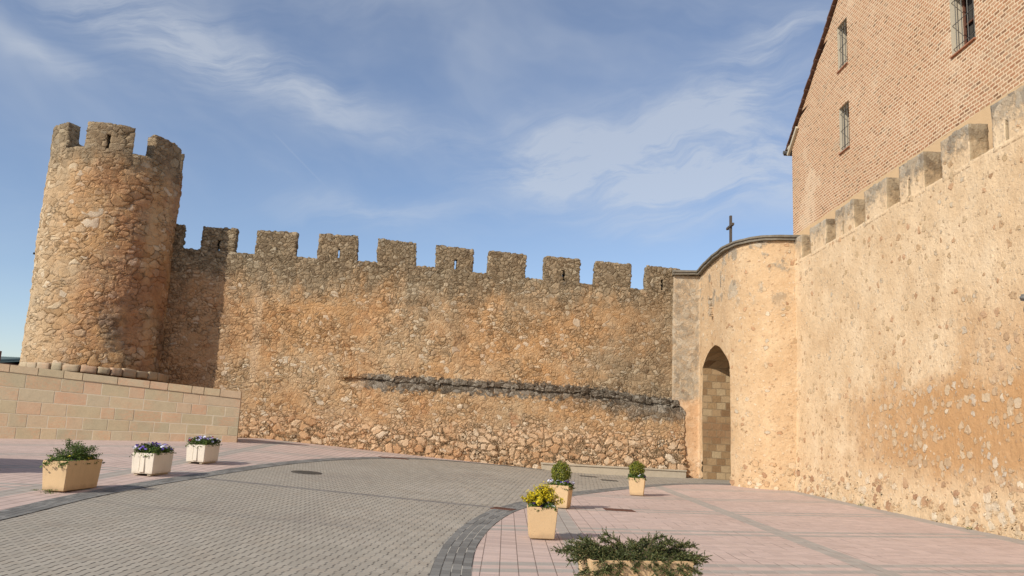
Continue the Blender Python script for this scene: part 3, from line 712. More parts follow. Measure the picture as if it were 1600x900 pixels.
# ------------------------------------------------------------------ right wall
RW = thing('fortress_wall', 'high rendered stone wall with battlements running below the brick building', 'wall', (9.6, 14, 0))
XR = 9.6
def rpos(s, wv, k):
    z = wv*7.62; return np.stack([XR+.0-.12*np.clip(1-z/3, 0, 1)+.9*k, s, z], 1)
SL = list(np.linspace(-10, 13.4, 60))+list(np.arange(13.46, 27.9, .046))
# lattice wants s increasing to the right seen from outside: outside is -X, so right is -Y
def flip(f): return lambda s, wv, k: f(-s, wv, k)
o = lattice('wall_body', sorted([-x for x in SL]), lines(-.03, 1, .0082), lambda s, w_: (s > -99) & (w_ > -9), flip(rpos), 2, M['right'], None, .02, .8); fix_parent(o, RW)
# merlons: far edge, near edge in Y
ms = []
y0 = 27.0
edges = [(28.0, 27.05), (26.3, 24.95), (24.2, 22.85), (22.15, 20.8), (20.1, 18.85), (18.05, 16.9), (16.05, 14.9), (13.95, 12.7), (11.7, 10.3), (9.3, 7.9), (6.9, 5.5)]
for i, (yf, yn) in enumerate(edges):
    c = -(yf+yn)/2-.1; slit = i in (2, 4, 6) ; hw = .045
    a, b = -yf, -yn
    st = .055 if yn > 13 else .2
    S_ = lines(a, b, st, (c-hw, c+hw)) if slit else lines(a, b, st)
    W_ = lines(0, 1, .055 if yn > 13 else .2, (.06, .55)) if slit else lines(0, 1, .055 if yn > 13 else .2)
    mk = (lambda s, w_, c=c: ~((np.abs(s-c) < hw) & (w_ > .06) & (w_ < .55))) if slit else (lambda s, w_: (s > -99) & (w_ > -9))
    ht = 8.47+rnd.uniform(-.05, .04)
    def rm(s, wv, k, ht=ht): z = 7.50+wv*(ht-7.50); return np.stack([XR+.42*k, -s, z], 1)
    o = lattice('merlon', S_, W_, mk, rm, 6, M['right'], None, .02, .8, skip_bottom=False); fix_parent(o, RW)
# worn grey carved stone let into the wall
bm = bmesh.new(); box(bm, (9.53, 14.82, 4.08), (.2, .62, .5), None, .05, seg=2); box(bm, (9.51, 14.84, 4.36), (.24, .68, .12), Matrix.Rotation(.1, 4, 'X'), .03, seg=2)
bmesh.ops.subdivide_edges(bm, edges=[e for e in bm.edges if e.calc_length() > .1], cuts=2, use_grid_fill=True)
for v in bm.verts: v.co += Vector((rnd.uniform(-1, 1), rnd.uniform(-1, 1), rnd.uniform(-1, 1)))*.014
o = bmobj('carved_stone', bm, M['greystone'], None, True); fix_parent(o, RW)

# ------------------------------------------------------------------ gate bastion
GB = thing('gate_bastion', 'rounded stone gate bastion with pointed archway in the corner of the walls', 'gatehouse', (7.9, 29.5, 0))
plan = smooth_curve([(6.62, 33.56), (7.0, 33.55), (7.68, 33.52)], 8)[:-1]+smooth_curve([(7.68, 33.52), (7.72, 32.4), (7.74, 31.2), (7.75, 30.2), (7.80, 29.4), (8.02, 28.65), (8.42, 28.1), (8.95, 27.8), (9.72, 27.72)], 10)
def resample(path, step):
    out = [path[0]]; acc = 0
    for a, b in zip(path, path[1:]):
        L = (b-a).length; t = step-acc
        while t <= L: out.append(a.lerp(b, t/L)); t += step
        acc = (acc+L) % step
    out.append(path[-1]); return out
plan = resample(plan, .06)
ztop_pts = [(33.8, 8.02), (33.5, 8.12), (32.5, 8.24), (31, 8.3), (29, 8.34), (27.6, 8.36)]
def gtop(y): return float(np.interp(-y, [-p[0] for p in ztop_pts], [p[1] for p in ztop_pts]))
back = [Vector((11.6, 27.72)), Vector((11.6, 34.9)), Vector((6.62, 34.9))]
loop = list(plan)
n_front = len(loop)
vs, fs = [], []; NZ = 150
full = loop+back; nF = len(full)
for j in range(NZ+1):
    for p in full:
        z = -.25+(gtop(p.y)+.25)*j/NZ if p in loop else -.25+(8.1+.25)*j/NZ
        vs.append((p.x, p.y, z))
for j in range(NZ):
    for i in range(nF): fs.append((j*nF+i, j*nF+(i+1) % nF, (j+1)*nF+(i+1) % nF, (j+1)*nF+i))
fs.append(tuple(range(nF))[::-1]); fs.append(tuple(NZ*nF+i for i in range(nF)))
vs = warp(vs, .018, 1.0).tolist()
GBo = pyd('bastion_body', vs, fs, [M['gate'], M['jamb']], None, False)
bm = bmesh.new(); bm.from_mesh(GBo.data); bmesh.ops.recalc_face_normals(bm, faces=bm.faces); bmesh.ops.triangulate(bm, faces=[f for f in bm.faces if len(f.verts) > 4]); bm.to_mesh(GBo.data); bm.free()
arch = [(33.03, -.6), (33.03, 4.30), (32.75, 4.55), (32.4, 4.76), (31.9, 4.94), (31.3, 5.04), (30.85, 4.97), (30.39, 4.84), (29.74, 4.50), (29.42, 4.2), (29.36, 3.8), (29.30, -.6)]
ap = [Vector(arch[0])]+[Vector(p) for p in smooth_curve(arch[1:-1], 4)]+[Vector(arch[-1])]
cv, cf = [], []
NX = 1
for i in range(NX+1):
    X = 6.9+(12.2-6.9)*i/NX
    for p in ap: cv.append((X, p.x+(.0 if X < 8.1 else .25*(1 if p.x > 31.2 else -1)*0), p.y))
na = len(ap)
for i in range(NX):
    for k in range(na): cf.append((i*na+k, i*na+(k+1) % na, (i+1)*na+(k+1) % na, (i+1)*na+k))
cf.append(tuple(range(na))); cf.append(tuple(NX*na+k for k in range(na))[::-1])
cut = pyd('cutter', cv, cf, [M['gate'], M['jamb']]); 
bm = bmesh.new(); bm.from_mesh(cut.data); bmesh.ops.recalc_face_normals(bm, faces=bm.faces); bm.to_mesh(cut.data); bm.free()
for p in cut.data.polygons: p.material_index = 1
md = GBo.modifiers.new('cut', 'BOOLEAN'); md.operation = 'DIFFERENCE'; md.object = cut; md.solver = 'EXACT'
try: md.material_mode = 'TRANSFER'
except Exception: pass
bpy.context.view_layer.update()
ev = GBo.evaluated_get(bpy.context.evaluated_depsgraph_get()); nm = bpy.data.meshes.new_from_object(ev)
GBo.modifiers.clear(); GBo.data = nm; bpy.data.objects.remove(cut)
print('bastion mats', [m_.name if m_ else None for m_ in nm.materials], 'faces', len(nm.polygons), 'jamb faces', sum(1 for p in nm.polygons if p.material_index == 1))
ja = nm.copy()
for me_, keep in ((nm, 0), (ja, 1)):      # the lining of the archway is a part of its own
    bm = bmesh.new(); bm.from_mesh(me_)
    bmesh.ops.delete(bm, geom=[f for f in bm.faces if f.material_index != keep], context='FACES')
    bm.to_mesh(me_); bm.free()
jo = bpy.data.objects.new('archway_lining', ja); COL.objects.link(jo); fix_parent(jo, GB)
nm.polygons.foreach_set('use_smooth', [p.material_index == 0 for p in nm.polygons]); fix_parent(GBo, GB)
# coping of two oversailing slabs
def sweep(path, prof, name, mat):
    vs, fs = [], []; m_ = len(prof)
    for i, p in enumerate(path):
        t = (path[min(i+1, len(path)-1)]-path[max(i-1, 0)]).normalized(); nr = Vector((t.y, -t.x))   # outward
        for (o_, h) in prof:
            q = p-nr*(-o_) if False else p+nr*o_; vs.append((q.x, q.y, gtop(p.y)+h))
    for i in range(len(path)-1):
        for k in range(m_): fs.append((i*m_+k, i*m_+(k+1) % m_, (i+1)*m_+(k+1) % m_, (i+1)*m_+k))
    fs.append(tuple(range(m_))); fs.append(tuple((len(path)-1)*m_+k for k in range(m_))[::-1])
    return vs, fs
cpath = [Vector((6.56, 33.52)), Vector((7.1, 33.48))]+smooth_curve([(7.60, 33.44), (7.67, 33.3), (7.69, 32.6), (7.70, 31.2), (7.72, 30.2), (7.78, 29.4), (8.0, 28.65), (8.42, 28.1), (8.95, 27.8), (9.9, 27.70)], 8)
cpath = resample(cpath, .11)
t0 = (cpath[5]-cpath[4]); sgn = -1 if True else 1
def side_sweep(prof):
    vs, fs = sweep(cpath, [(o_*SG, h) for o_, h in prof], '', None); return vs, fs
# outward is towards the square: find its sign from the middle of the path
mid = len(cpath)//2; tt_ = (cpath[mid+1]-cpath[mid-1]).normalized(); SG = 1 if (tt_.y*(-1)) > 0 else -1
bm = bmesh.new()
for prof in ([(-.5, .0), (.11, .0), (.12, .085), (-.5, .085)], [(-.5, .088), (.17, .088), (.18, .145), (.05, .19), (-.5, .19)]):
    vs, fs = side_sweep(prof); vs = warp(vs, .018, 3).tolist()
    me = bpy.data.meshes.new('t'); me.from_pydata([tuple(v) for v in vs], [], fs); bm.from_mesh(me); bpy.data.meshes.remove(me)
o = bmobj('coping', bm, M['coping']); fix_parent(o, GB)
# worn relief over the arch
bm = bmesh.new()
for k in range(11):
    z = 6.2+.075*k; box(bm, (7.68, 31.55+rnd.uniform(-.05, .05)+.02*k, z), (.12+rnd.uniform(0, .06), rnd.uniform(.08, .2), rnd.uniform(.05, .1)), Matrix.Rotation(rnd.uniform(-.6, .6), 4, 'X'), .015)
o = bmobj('worn_relief', bm, M['gate']); fix_parent(o, GB)

# cross on the gate
CR = thing('cross', 'dark plain cross standing on top of the curved gate coping', 'cross', (7.98, 29.9, 8.3))
bm = bmesh.new(); box(bm, (0, 0, .68), (.09, .09, 1.5), None, .008); o = bmobj('post', bm, M['cross'], CR)
bm = bmesh.new(); box(bm, (-.02, 0, 1.02), (.09, .82, .09), None, .008); o = bmobj('crossbar', bm, M['cross'], CR)

# low concrete ledge at the wall's foot
bm = bmesh.new()
s0, s1 = -.35, 5.35; zb0 = 0.0
LB = thing('low_ledge', 'low grey concrete ledge along the foot of the wall beside the gate', 'ledge', (4.0, 33.0, 0))
A_ = np.array(WP)+s0*U_+N_*.0; B_ = np.array(WP)+s1*U_
def prism(bm, s0, s1, d0, d1, z0a, z1a, z0b, z1b):
    q = []
    for s, z0_, z1_ in ((s0, z0a, z1a), (s1, z0b, z1b)):
        for d, z in ((d0, z0_), (d1, z0_), (d1, z1_), (d0, z1_)):
            p = np.array(WP)+s*U_+N_*d; q.append(bm.verts.new((p[0], p[1], z)))
    for i in range(4): bm.faces.new((q[i], q[(i+1) % 4], q[4+(i+1) % 4], q[4+i]))
    bm.faces.new(q[:4]); bm.faces.new(q[4:])
prism(bm, s0, s1, -.1, .62, -.1, .25, 0, .33); o = bmobj('plinth', bm, M['bench']); fix_parent(o, LB)
bm = bmesh.new(); prism(bm, s0-.02, s1+.02, -.1, .66, .252, .30, .332, .385); o = bmobj('slab', bm, M['bench']); fix_parent(o, LB)

# ------------------------------------------------------------------ brick building
BB = thing('brick_building', 'tall old brick building with tiled gable roof behind the battlements', 'building', (10.62, 20, 0))
XB = 10.62; EY, EZ = 30.85, 13.0; slope = .715; RY = 20.0; RZ = EZ+(EY-RY)*slope; NYB = 2*RY-EY
wins = [(26.25, 25.45, 13.85, 15.45), (26.25, 25.45, 11.0, 12.55), (19.25, 18.2, 11.12, 12.75)]   # far y, near y, z0, z1
def roofz(y): return EZ+(EY-y)*slope if y > RY else EZ+(y-NYB)*slope
ys = sorted({EY, RY, NYB}|{v for w_ in wins for v in w_[:2]}|set(np.linspace(NYB, EY, 24).tolist()))
bm = bmesh.new()
zl = sorted({6.5, 9.0, 10.0}|{v for w_ in wins for v in w_[2:]}|{13.0, 17})
def fq(bm, pts): bm.faces.new([bm.verts.new(p) for p in pts])
for a, b in zip(ys, ys[1:]):
    m_ = (a+b)/2
    for c, d in zip(zl, zl[1:]+[99]):
        zc = (c+min(d, 30))/2
        if any(w_[1] < m_ < w_[0] and w_[2] <= c and d <= w_[3]+1e-6 for w_ in wins): continue
        ca, cb = c, c; da, db = min(d, roofz(a)), min(d, roofz(b))
        if da <= c+1e-4 and db <= c+1e-4: continue
        da, db = max(da, c), max(db, c)
        P_ = [(XB, a, c), (XB, b, c), (XB, b, db), (XB, a, da)]
        P_ = [p for i, p in enumerate(P_) if not any(Vector(p) == Vector(q) for q in P_[:i])]
        if len(P_) > 2: fq(bm, P_)
# other sides
fq(bm, [(XB, EY, 6.5), (28, EY, 6.5), (28, EY, EZ), (XB, EY, EZ)]); fq(bm, [(XB, NYB, 6.5), (28, NYB, 6.5), (28, NYB, EZ), (XB, NYB, EZ)])
fq(bm, [(28, EY, 6.5), (28, NYB, 6.5), (28, NYB, EZ), (28, RY, RZ), (28, EY, EZ)])
bmesh.ops.remove_doubles(bm, verts=bm.verts, dist=1e-4)
o = bmobj('brick_wall', bm, M['brick']); fix_parent(o, BB)
# roof: rows of tiles down each slope, verge overhanging
bm = bmesh.new(); rot = 0
for side in (1, -1):
    L = math.hypot(EY-RY+.45, (EY-RY+.45)*slope); ang = math.atan(slope)*side
    nr = 34
    for k in range(nr):
        t0, t1 = k/nr, (k+1)/nr+.012
        ya, yb = RY+side*(EY-RY+.45)*t0, RY+side*(EY-RY+.45)*t1
        za, zb = RZ+.13-(abs(ya-RY))*slope, RZ+.13-(abs(yb-RY))*slope
        j = .03*(rnd.random()-.5); x0 = XB-.13+j
        vs = [bm.verts.new(p) for p in ((x0, ya, za-.03), (28.3, ya, za-.03), (28.3, yb, zb+.035), (x0, yb, zb+.035), (x0, ya, za-.09), (28.3, ya, za-.09), (28.3, yb, zb-.03), (x0, yb, zb-.03))]
        for f in ((0, 1, 2, 3), (7, 6, 5, 4), (0, 4, 5, 1), (1, 5, 6, 2), (2, 6, 7, 3), (3, 7, 4, 0)): bm.faces.new([vs[i] for i in f])
o = bmobj('roof', bm, M['tile']); fix_parent(o, BB)
bm = bmesh.new(); tube(bm, [(XB-.2, EY+.42, EZ-.25), (28, EY+.42, EZ-.25)], .08, 8); o = bmobj('gutter', bm, M['gutter']); fix_parent(o, BB)
bm = bmesh.new(); box(bm, (XB+8.5, EY+.17, EZ-.13), (17.2, .34, .09)); box(bm, (XB-.06, EY-.25, EZ-.02), (.1, 1.3, .12), Matrix.Rotation(-math.atan(slope), 4, 'X'), .01); o = bmobj('eave_board', bm, M['stucco']); fix_parent(o, BB)
for (yf, yn, z0, z1) in wins:
    yc = (yf+yn)/2; wd = yf-yn; hh = z1-z0
    W_ = bpy.data.objects.new('window', None); COL.objects.link(W_); W_.location = (XB, yc, z0); fix_parent(W_, BB)
    W_.matrix_parent_inverse = Matrix.Translation((-BB.location[0], -BB.location[1], -BB.location[2]))
    bm = bmesh.new()
    d = .34
    for q in (1, -1): box(bm, (d/2+.003, q*(wd/2+.018), hh/2), (d, .04, hh))
    box(bm, (d/2+.003, 0, hh+.018), (d, wd+.08, .04)); bmobj('reveal', bm, M['stucco'], W_)
    bm = bmesh.new(); box(bm, (d/2-.02, 0, -.02), (d+.07, wd+.03, .04), None, .006); bmobj('sill', bm, M['sill'], W_)
    bm = bmesh.new(); box(bm, (d+.05, 0, hh/2), (.02, wd, hh)); bmobj('pane', bm, M['glass'], W_)
    bm = bmesh.new()
    for q in (-.5, 0, .5): box(bm, (d, q*(wd-.06), hh/2), (.05, .06, hh), None, .004)
    for q in (.03, hh/2, hh-.03): box(bm, (d+.002, 0, q), (.045, wd-.13, .05), None, .004)
    bmobj('window_frame', bm, M['frame'], W_)
    bm = bmesh.new()
    for q in range(4): tube(bm, [(.06, -wd/2+wd*(q+.5)/4, .01), (.06, -wd/2+wd*(q+.5)/4, hh-.01)], .011, 6)
    for q in (.12, .5, .88): tube(bm, [(.045, -wd/2+.01, hh*q), (.045, wd/2-.01, hh*q)], .011, 6)
    bmobj('window_grille', bm, M['ironlight'], W_)

# ------------------------------------------------------------------ low ashlar wall
LW = thing('ashlar_wall', 'low sloping wall of squared pale sandstone blocks before the round tower', 'wall', (-12.3, 27.2, .6))
A2 = Vector((-15.69, 26.39, 0)); D2 = Vector((.97, .24, 0)).normalized(); N2 = Vector((D2.y, -D2.x, 0))
Lz = [.60, .99, 1.40, 1.81, 2.22, 2.67, 2.92]; Rz = [.75, .98, 1.27, 1.58, 1.89, 2.19, 2.44]; LEN = 7.02
def jz(j, s): t = s/LEN; return Lz[j]+(Rz[j]-Lz[j])*t if j else gzf(*(A2+D2*s).xy)-.06
S0, S1 = -5.0, 7.02; TH = .38
bm = bmesh.new()
def block(bm, sa, sb, ja, proud, cut_end=False):
    gp = .009; jit = rnd.uniform(-.004, .008)
    co = []
    for dd in (proud+jit, -TH-proud*.2):
        for s, j, e in ((sa+gp, ja, gp), (sb-gp, ja, gp), (sb-gp, ja+1, -gp), (sa+gp, ja+1, -gp)):
            se = s
            if cut_end and s > sb-.1: se = s-(.18 if dd < 0 else 0)*0+(0.0)
            p = A2+D2*se+N2*dd; co.append(bm.verts.new((p.x, p.y, jz(j, s)+e)))
    fl = [(0, 1, 2, 3), (7, 6, 5, 4), (0, 4, 5, 1), (1, 5, 6, 2), (2, 6, 7, 3), (3, 7, 4, 0)]
    fc = [bm.faces.new([co[i] for i in f]) for f in fl]
    es = {e for f in fc for e in f.edges}
    bmesh.ops.bevel(bm, geom=list(es), offset=.007, segments=1, affect='EDGES')
for j in range(6):
    s = S0-rnd.random()*.3
    while s < S1:
        L = rnd.uniform(.38, 1.05) if j not in (0, 1) else rnd.uniform(.45, .75)
        if S1-(s+L) < .3: L = S1-s
        block(bm, s, s+L, j, .035 if j == 5 else 0); s += L
o = bmobj('stone_blocks', bm, M['ashlar']); fix_parent(o, LW)
bm = bmesh.new()
q = []
for dd in (-.005, -TH+.02):
    for s, top in ((S0, 0), (S1-.02, 0), (S1-.02, 1), (S0, 1)):
        p = A2+D2*s+N2*dd; q.append(bm.verts.new((p.x, p.y, jz(6 if top else 0, s)-(.03 if top else 0))))
for f in [(0, 1, 2, 3), (7, 6, 5, 4), (0, 4, 5, 1), (1, 5, 6, 2), (2, 6, 7, 3), (3, 7, 4, 0)]: bm.faces.new([q[i] for i in f])
o = bmobj('mortar_bed', bm, M['mortar']); fix_parent(o, LW)

# ------------------------------------------------------------------ far house
HB = thing('distant_house', 'distant house with grey green tiled roof showing left of the tower foot', 'house', (-46, 71, 1.33))
bm = bmesh.new(); box(bm, (0, 0, 1.85), (10.0, 8, 3.9)); bmobj('wall', bm, M['redbrick'], HB)
bm = bmesh.new()
for k in range(48):
    tube(bm, [(-5.3+k*.222, -4.5, 3.86), (-5.3+k*.222, 0, 4.36)], .12, 6)
box(bm, (0, -2.2, 3.98), (10.7, 4.7, .1), Matrix.Rotation(math.atan(.11), 4, 'X')); box(bm, (0, 2.2, 3.98), (10.7, 4.7, .1), Matrix.Rotation(-math.atan(.11), 4, 'X'))
bmobj('roof', bm, M['greentile'], HB)
bm = bmesh.new(); box(bm, (5.15, -4.2, 4.15), (.35, .35, 1.0)); bmobj('chimney', bm, M['redbrick'], HB)

# ------------------------------------------------------------------ vegetation
def leafmat(name, cols, trans=.25):
    m, g = new_mat(name); r = g.island(); c = g.ramp(r, cols)
    c = g.val(c, g.add(.85, g.mul(g.noise(g.obj(), 9, 3), .3)))
    g.L(c, g.b.inputs['Base Color']); g.b.inputs['Roughness'].default_value = .55; g.b.inputs['Specular IOR Level'].default_value = .3
    t = g.n('ShaderNodeBsdfTranslucent'); g.L(c, t.inputs[0]); mx = g.n('ShaderNodeMixShader'); mx.inputs[0].default_value = trans
    g.nt.links.new(g.b.outputs[0], mx.inputs[1]); g.nt.links.new(t.outputs[0], mx.inputs[2]); g.nt.links.new(mx.outputs[0], g.out.inputs[0])
    return m
M['box'] = leafmat('boxwood leaves', [(0, (.06, .085, .012)), (.45, (.14, .17, .022)), (.8, (.27, .27, .035)), (1, (.38, .34, .05))])
M['euon'] = leafmat('golden leaves', [(0, (.16, .17, .015)), (.25, (.48, .42, .02)), (.7, (.76, .60, .025)), (1, (.82, .68, .06))])
M['green'] = leafmat('green leaves', [(0, (.035, .065, .012)), (.6, (.085, .14, .025)), (1, (.18, .23, .05))])
M['junip'] = leafmat('juniper needles', [(0, (.03, .042, .014)), (.45, (.075, .09, .028)), (.8, (.13, .145, .05)), (.93, (.19, .18, .07)), (1, (.22, .14, .06))], .15)
M['bark'] = simple('brown bark', (.09, .06, .04), .9, 30, .4)
for nm_, c_ in dict(violet=(.16, .10, .42), darkviolet=(.03, .012, .05), pale=(.62, .62, .70), yellow=(.75, .62, .06), crimson=(.22, .02, .04), lilac=(.36, .30, .62)).items(): M[nm_] = simple(nm_+' petals', c_, .7, 40, .15)
def leaves(sampler, n, size, seed, aspect=.55, up=.0):
    r = random.Random(seed); vs, fs = [], []
    for _ in range(n):
        p, nr = sampler(r); p = Vector(p)
        d = (Vector(nr)+Vector((r.gauss(0, .55), r.gauss(0, .55), r.gauss(0, .55)+up))).normalized()
        t = d.orthogonal().normalized(); t = Matrix.Rotation(r.random()*6.28, 3, d) @ t; b = d.cross(t)
        L = size*r.uniform(.6, 1.3); w_ = L*aspect; i = len(vs)
        vs += [p-t*L*.5, p+b*w_*.5+d*L*.12, p+t*L*.5+d*L*.05, p-b*w_*.5+d*L*.12]; fs += [(i, i+1, i+2), (i, i+2, i+3)]
    return vs, fs
def ball(c, rx, rz, inner=.55):
    def f(r):
        while True:
            v = Vector((r.gauss(0, 1), r.gauss(0, 1), r.gauss(0, 1)))
            if v.length > .01: break
        v.normalize(); lump = 1+.07*math.sin(7*v.x+3*v.z)+.06*math.sin(9*v.y-5*v.z+1)+r.uniform(-.05, .12)
        k = (inner+(1-inner)*r.random()**.4)*lump
        return Vector(c)+Vector((v.x*rx*k, v.y*rx*k, v.z*rz*k)), v
    return f
def pansies(name, label, loc, rz, lx, ly, cols, n, seed, h=.14, group=None, spill=.0):
    T = thing(name, label, 'flowers', loc, rz, group); r = random.Random(seed)
    def smp(q):
        x, y = q.uniform(-1, 1), q.uniform(-1, 1); hh = h*(1-.5*max(abs(x), abs(y))**3)*q.random()**.6
        if q.random() < spill: x *= 1.15; y *= 1.15; hh = -.03+hh*.3
        return (x*lx/2, y*ly/2, hh+.0+.03*math.sin(x*4+seed)), (x*.5, y*.5, .8)
    vs, fs = leaves(smp, int(900*lx*ly/.15)+250, .045, seed, .6)
    pyd('leaves', vs, fs, M['green'], T)
    base = {}
    for i in range(n):
        cn = r.choice(cols)
        if cn not in base:
            bm = bmesh.new()
            for k in range(5):
                a = 2*PI*k/5+.3; bmesh.ops.create_circle(bm, cap_ends=True, segments=7, radius=.015, matrix=Matrix.Translation((math.cos(a)*.015, math.sin(a)*.015, .002*k+.003)) @ Matrix.Rotation(.25, 4, Vector((-math.sin(a), math.cos(a), 0))))
            me = bpy.data.meshes.new('flower'); bm.to_mesh(me); bm.free(); me.materials.append(M[cn]); base[cn] = me
        f = bpy.data.objects.new('flower', base[cn]); COL.objects.link(f); f.parent = T
        x, y = r.uniform(-1, 1), r.uniform(-1, 1); e = max(abs(x), abs(y))
        f.location = (x*lx*.52, y*ly*.52, h*(1.0-.45*e**3)+r.uniform(-.02, .04)); f.rotation_euler = (r.uniform(.2, 1.1)*(1 if y < .3 else -.4), x*.5+r.uniform(-.3, .1), r.random()*6); s_ = r.uniform(.8, 1.35); f.scale = (s_, s_, s_)
    return T

# ------------------------------------------------------------------ planters
def tapered(bm, tx, ty, bx, by, h, wall=.028, z0=0):
    def ring(x, y, z): return [bm.verts.new((sx*x/2, sy*y/2, z)) for sx, sy in ((-1, -1), (1, -1), (1, 1), (-1, 1))]
    A, B, Cc, D = ring(bx, by, z0), ring(tx, ty, h), ring(tx-2*wall, ty-2*wall, h), ring(tx-2*wall-.03, ty-2*wall-.03, h-.12)
    for P_, Q in ((A, B), (B, Cc), (Cc, D)):
        for i in range(4): bm.faces.new((P_[i], P_[(i+1) % 4], Q[(i+1) % 4], Q[i]))
    bm.faces.new(A[::-1]); bm.faces.new(D)
    bmesh.ops.recalc_face_normals(bm, faces=bm.faces)
    es = [e for e in bm.edges if not all(v in D for v in e.verts)]
    bmesh.ops.bevel(bm, geom=es, offset=.007, segments=2, affect='EDGES')
def planter(label, x, y, rz, tx, ty, bx, by, h, mat, group, white=False):
    T = thing('planter', label, 'planter', (x, y, gzf(x, y)+.008), rz, group)
    bm = bmesh.new(); tapered(bm, tx, ty, bx, by, h, z0=.035 if white else .012); bmobj('planter_box', bm, M[mat], T)
    if white:
        for sx in (-1, 1):
            bm = bmesh.new(); box(bm, (sx*(bx/2-.08), 0, .018), (.07, by-.06, .036)); bmobj('foot', bm, M['bench'], T)
        bm = bmesh.new(); box(bm, (0.0, -ty/2+.004, h*.53), (.10, .03, h*.78), None, .008); box(bm, (-.065, -ty/2+.002, h*.53), (.012, .012, h*.7)); bmobj('front_rib', bm, M[mat], T)
    else:
        for sy in (-1, 1):
            bm = bmesh.new(); box(bm, (0, sy*(by/2-.09), .006), (bx-.06, .09, .014)); bmobj('foot', bm, M[mat], T)
    bm = bmesh.new(); box(bm, (0, 0, h-.06), (tx-.06, ty-.06, .06)); bmobj('soil', bm, M['soil'], T)
    return T
GQ = 'tapered tan planters on the right pavement'; GW = 'white planters on the left pavement'
P1 = planter('square tan planter holding the bright yellow shrub', (.58), 12.5, rad(3), .42, .42, .35, .35, .455, 'tan', GQ)
P2 = planter('square tan planter with round clipped bush, right behind the yellow shrub', 1.17, 17.35, rad(-17), .425, .425, .345, .345, .455, 'tan', GQ)
P3 = planter('square tan planter with round clipped bush, farthest one near the gate', 3.50, 22.35, rad(-12), .425, .425, .345, .345, .455, 'tan', GQ)
def ballshrub(label, x, y, seed, rx=.19, rz=.225, zc=.22):
    T = thing('boxwood_ball', label, 'shrub', (x, y, gzf(x, y)+.44), 0, 'clipped round bushes')
    vs, fs = leaves(ball((0, 0, zc), rx, rz), 3000, .04, seed, .5); pyd('foliage', vs, fs, M['box'], T)
    bm = bmesh.new(); tube(bm, [(0, 0, -.05), (0, 0, zc)], .02, 6); bmobj('stem', bm, M['bark'], T); return T
ballshrub('round clipped bush in the planter just behind the yellow shrub', 1.165, 17.38, 1, .195, .235, .235)
ballshrub('small round clipped bush in the farthest planter near the gate', 3.49, 22.37, 2, .20, .215, .215)
pansies('pansies', 'white and violet pansies under the round bush behind the yellow shrub', (1.165, 17.34, gzf(1.1, 17.3)+.43), rad(-17), .46, .4, ['pale', 'pale', 'pale', 'violet', 'darkviolet'], 34, 14, .11, 'pansies in planters', .15)
pansies('pansies', 'white and dark pansies under the round bush of the farthest planter', (3.49, 22.33, gzf(3.5, 22.3)+.43), rad(-12), .44, .4, ['pale', 'pale', 'darkviolet'], 34, 5, .12, 'pansies in planters', .1)
# yellow euonymus
T = thing('golden_shrub', 'bright yellow leafy shrub in the nearest square planter', 'shrub', (.58, 12.5, gzf(.6, 12.6)+.42))
rr_ = random.Random(9); tips = []
bm = bmesh.new()
for k in range(80):
    a = rr_.uniform(0, 2*PI); out_ = rr_.random()**.55*.30; hgt = .33*math.sqrt(max(.05, 1-(out_/.33)**2))*rr_.uniform(.75, 1.1)
    tip = Vector((math.cos(a)*out_, math.sin(a)*out_, hgt)); tips.append(tip); tube(bm, [(0, 0, 0), tip*.5+Vector((0, 0, .02)), tip], [.006, .004, .002], 4)
bmobj('stems', bm, M['bark'], T)
def esm(r):
    t = r.choice(tips); k = r.uniform(.45, 1.04); p = t*k+Vector((r.gauss(0, .014), r.gauss(0, .014), r.gauss(0, .014))); return p, (t.normalized()+Vector((0, 0, .5)))
vs, fs = leaves(esm, 4200, .036, 10, .55); pyd('foliage', vs, fs, M['euon'], T)
def esm2(r):
    t = r.choice(tips); k = r.uniform(.2, .75); return t*k*1.02+Vector((r.gauss(0, .03), r.gauss(0, .03), r.gauss(0, .02))), t
vs, fs = leaves(esm2, 500, .036, 11, .55); pyd('inner_foliage', vs, fs, M['green'], T)
pansies('pansies', 'violet pansies at the foot of the bright yellow shrub', (.58, 12.48, gzf(.6, 12.6)+.42), 0, .40, .38, ['violet', 'lilac', 'darkviolet', 'pale'], 20, 6, .08, 'pansies in planters')
# front planter with juniper
PJ = planter('long tan trough planter in the foreground under the spreading juniper', 1.235, 7.93, rad(12), .98, .44, .86, .36, .46, 'tan', 'tan trough planters')
JN = thing('juniper', 'dark green spreading juniper sprawling over the foreground trough', 'shrub', (1.235, 7.95, gzf(1.2, 7.9)+.42), rad(12))
rj = random.Random(12); bmb = bmesh.new(); branches = []
ends = [(-.78, .12, .16), (-.72, -.18, .04), (-.62, -.24, -.12), (-.55, .05, .30), (-.5, .2, .26), (-.3, .1, .30), (-.22, .25, .36), (-.12, .05, .22), (.05, .2, .30), (.14, .1, .36), (.3, .2, .30), (.38, .05, .36), (.46, -.1, .34), (.55, .15, .28), (.66, .0, .27),
        (.82, .1, .22), (.86, -.1, .14), (.78, -.2, .08), (.3, -.32, -.06), (.4, -.3, -.16), (.15, -.28, .02), (-.05, -.27, .04), (-.25, -.28, .02), (-.4, -.3, -.04), (.55, -.3, -.02), (.66, -.22, .05), (-.66, -.05, .14), (.0, .0, .25), (.22, -.1, .26), (-.4, -.1, .22), (.35, -.36, -.12), (.45, -.34, -.2), (.28, -.33, -.2), (.52, -.33, -.08), (-.55, -.33, -.1), (-.45, -.35, -.05), (.1, -.33, -.05), (-.12, -.32, -.03), (-.3, -.34, -.07), (.66, -.28, -.05), (-.7, -.2, -.14), (-.62, -.3, -.16)]
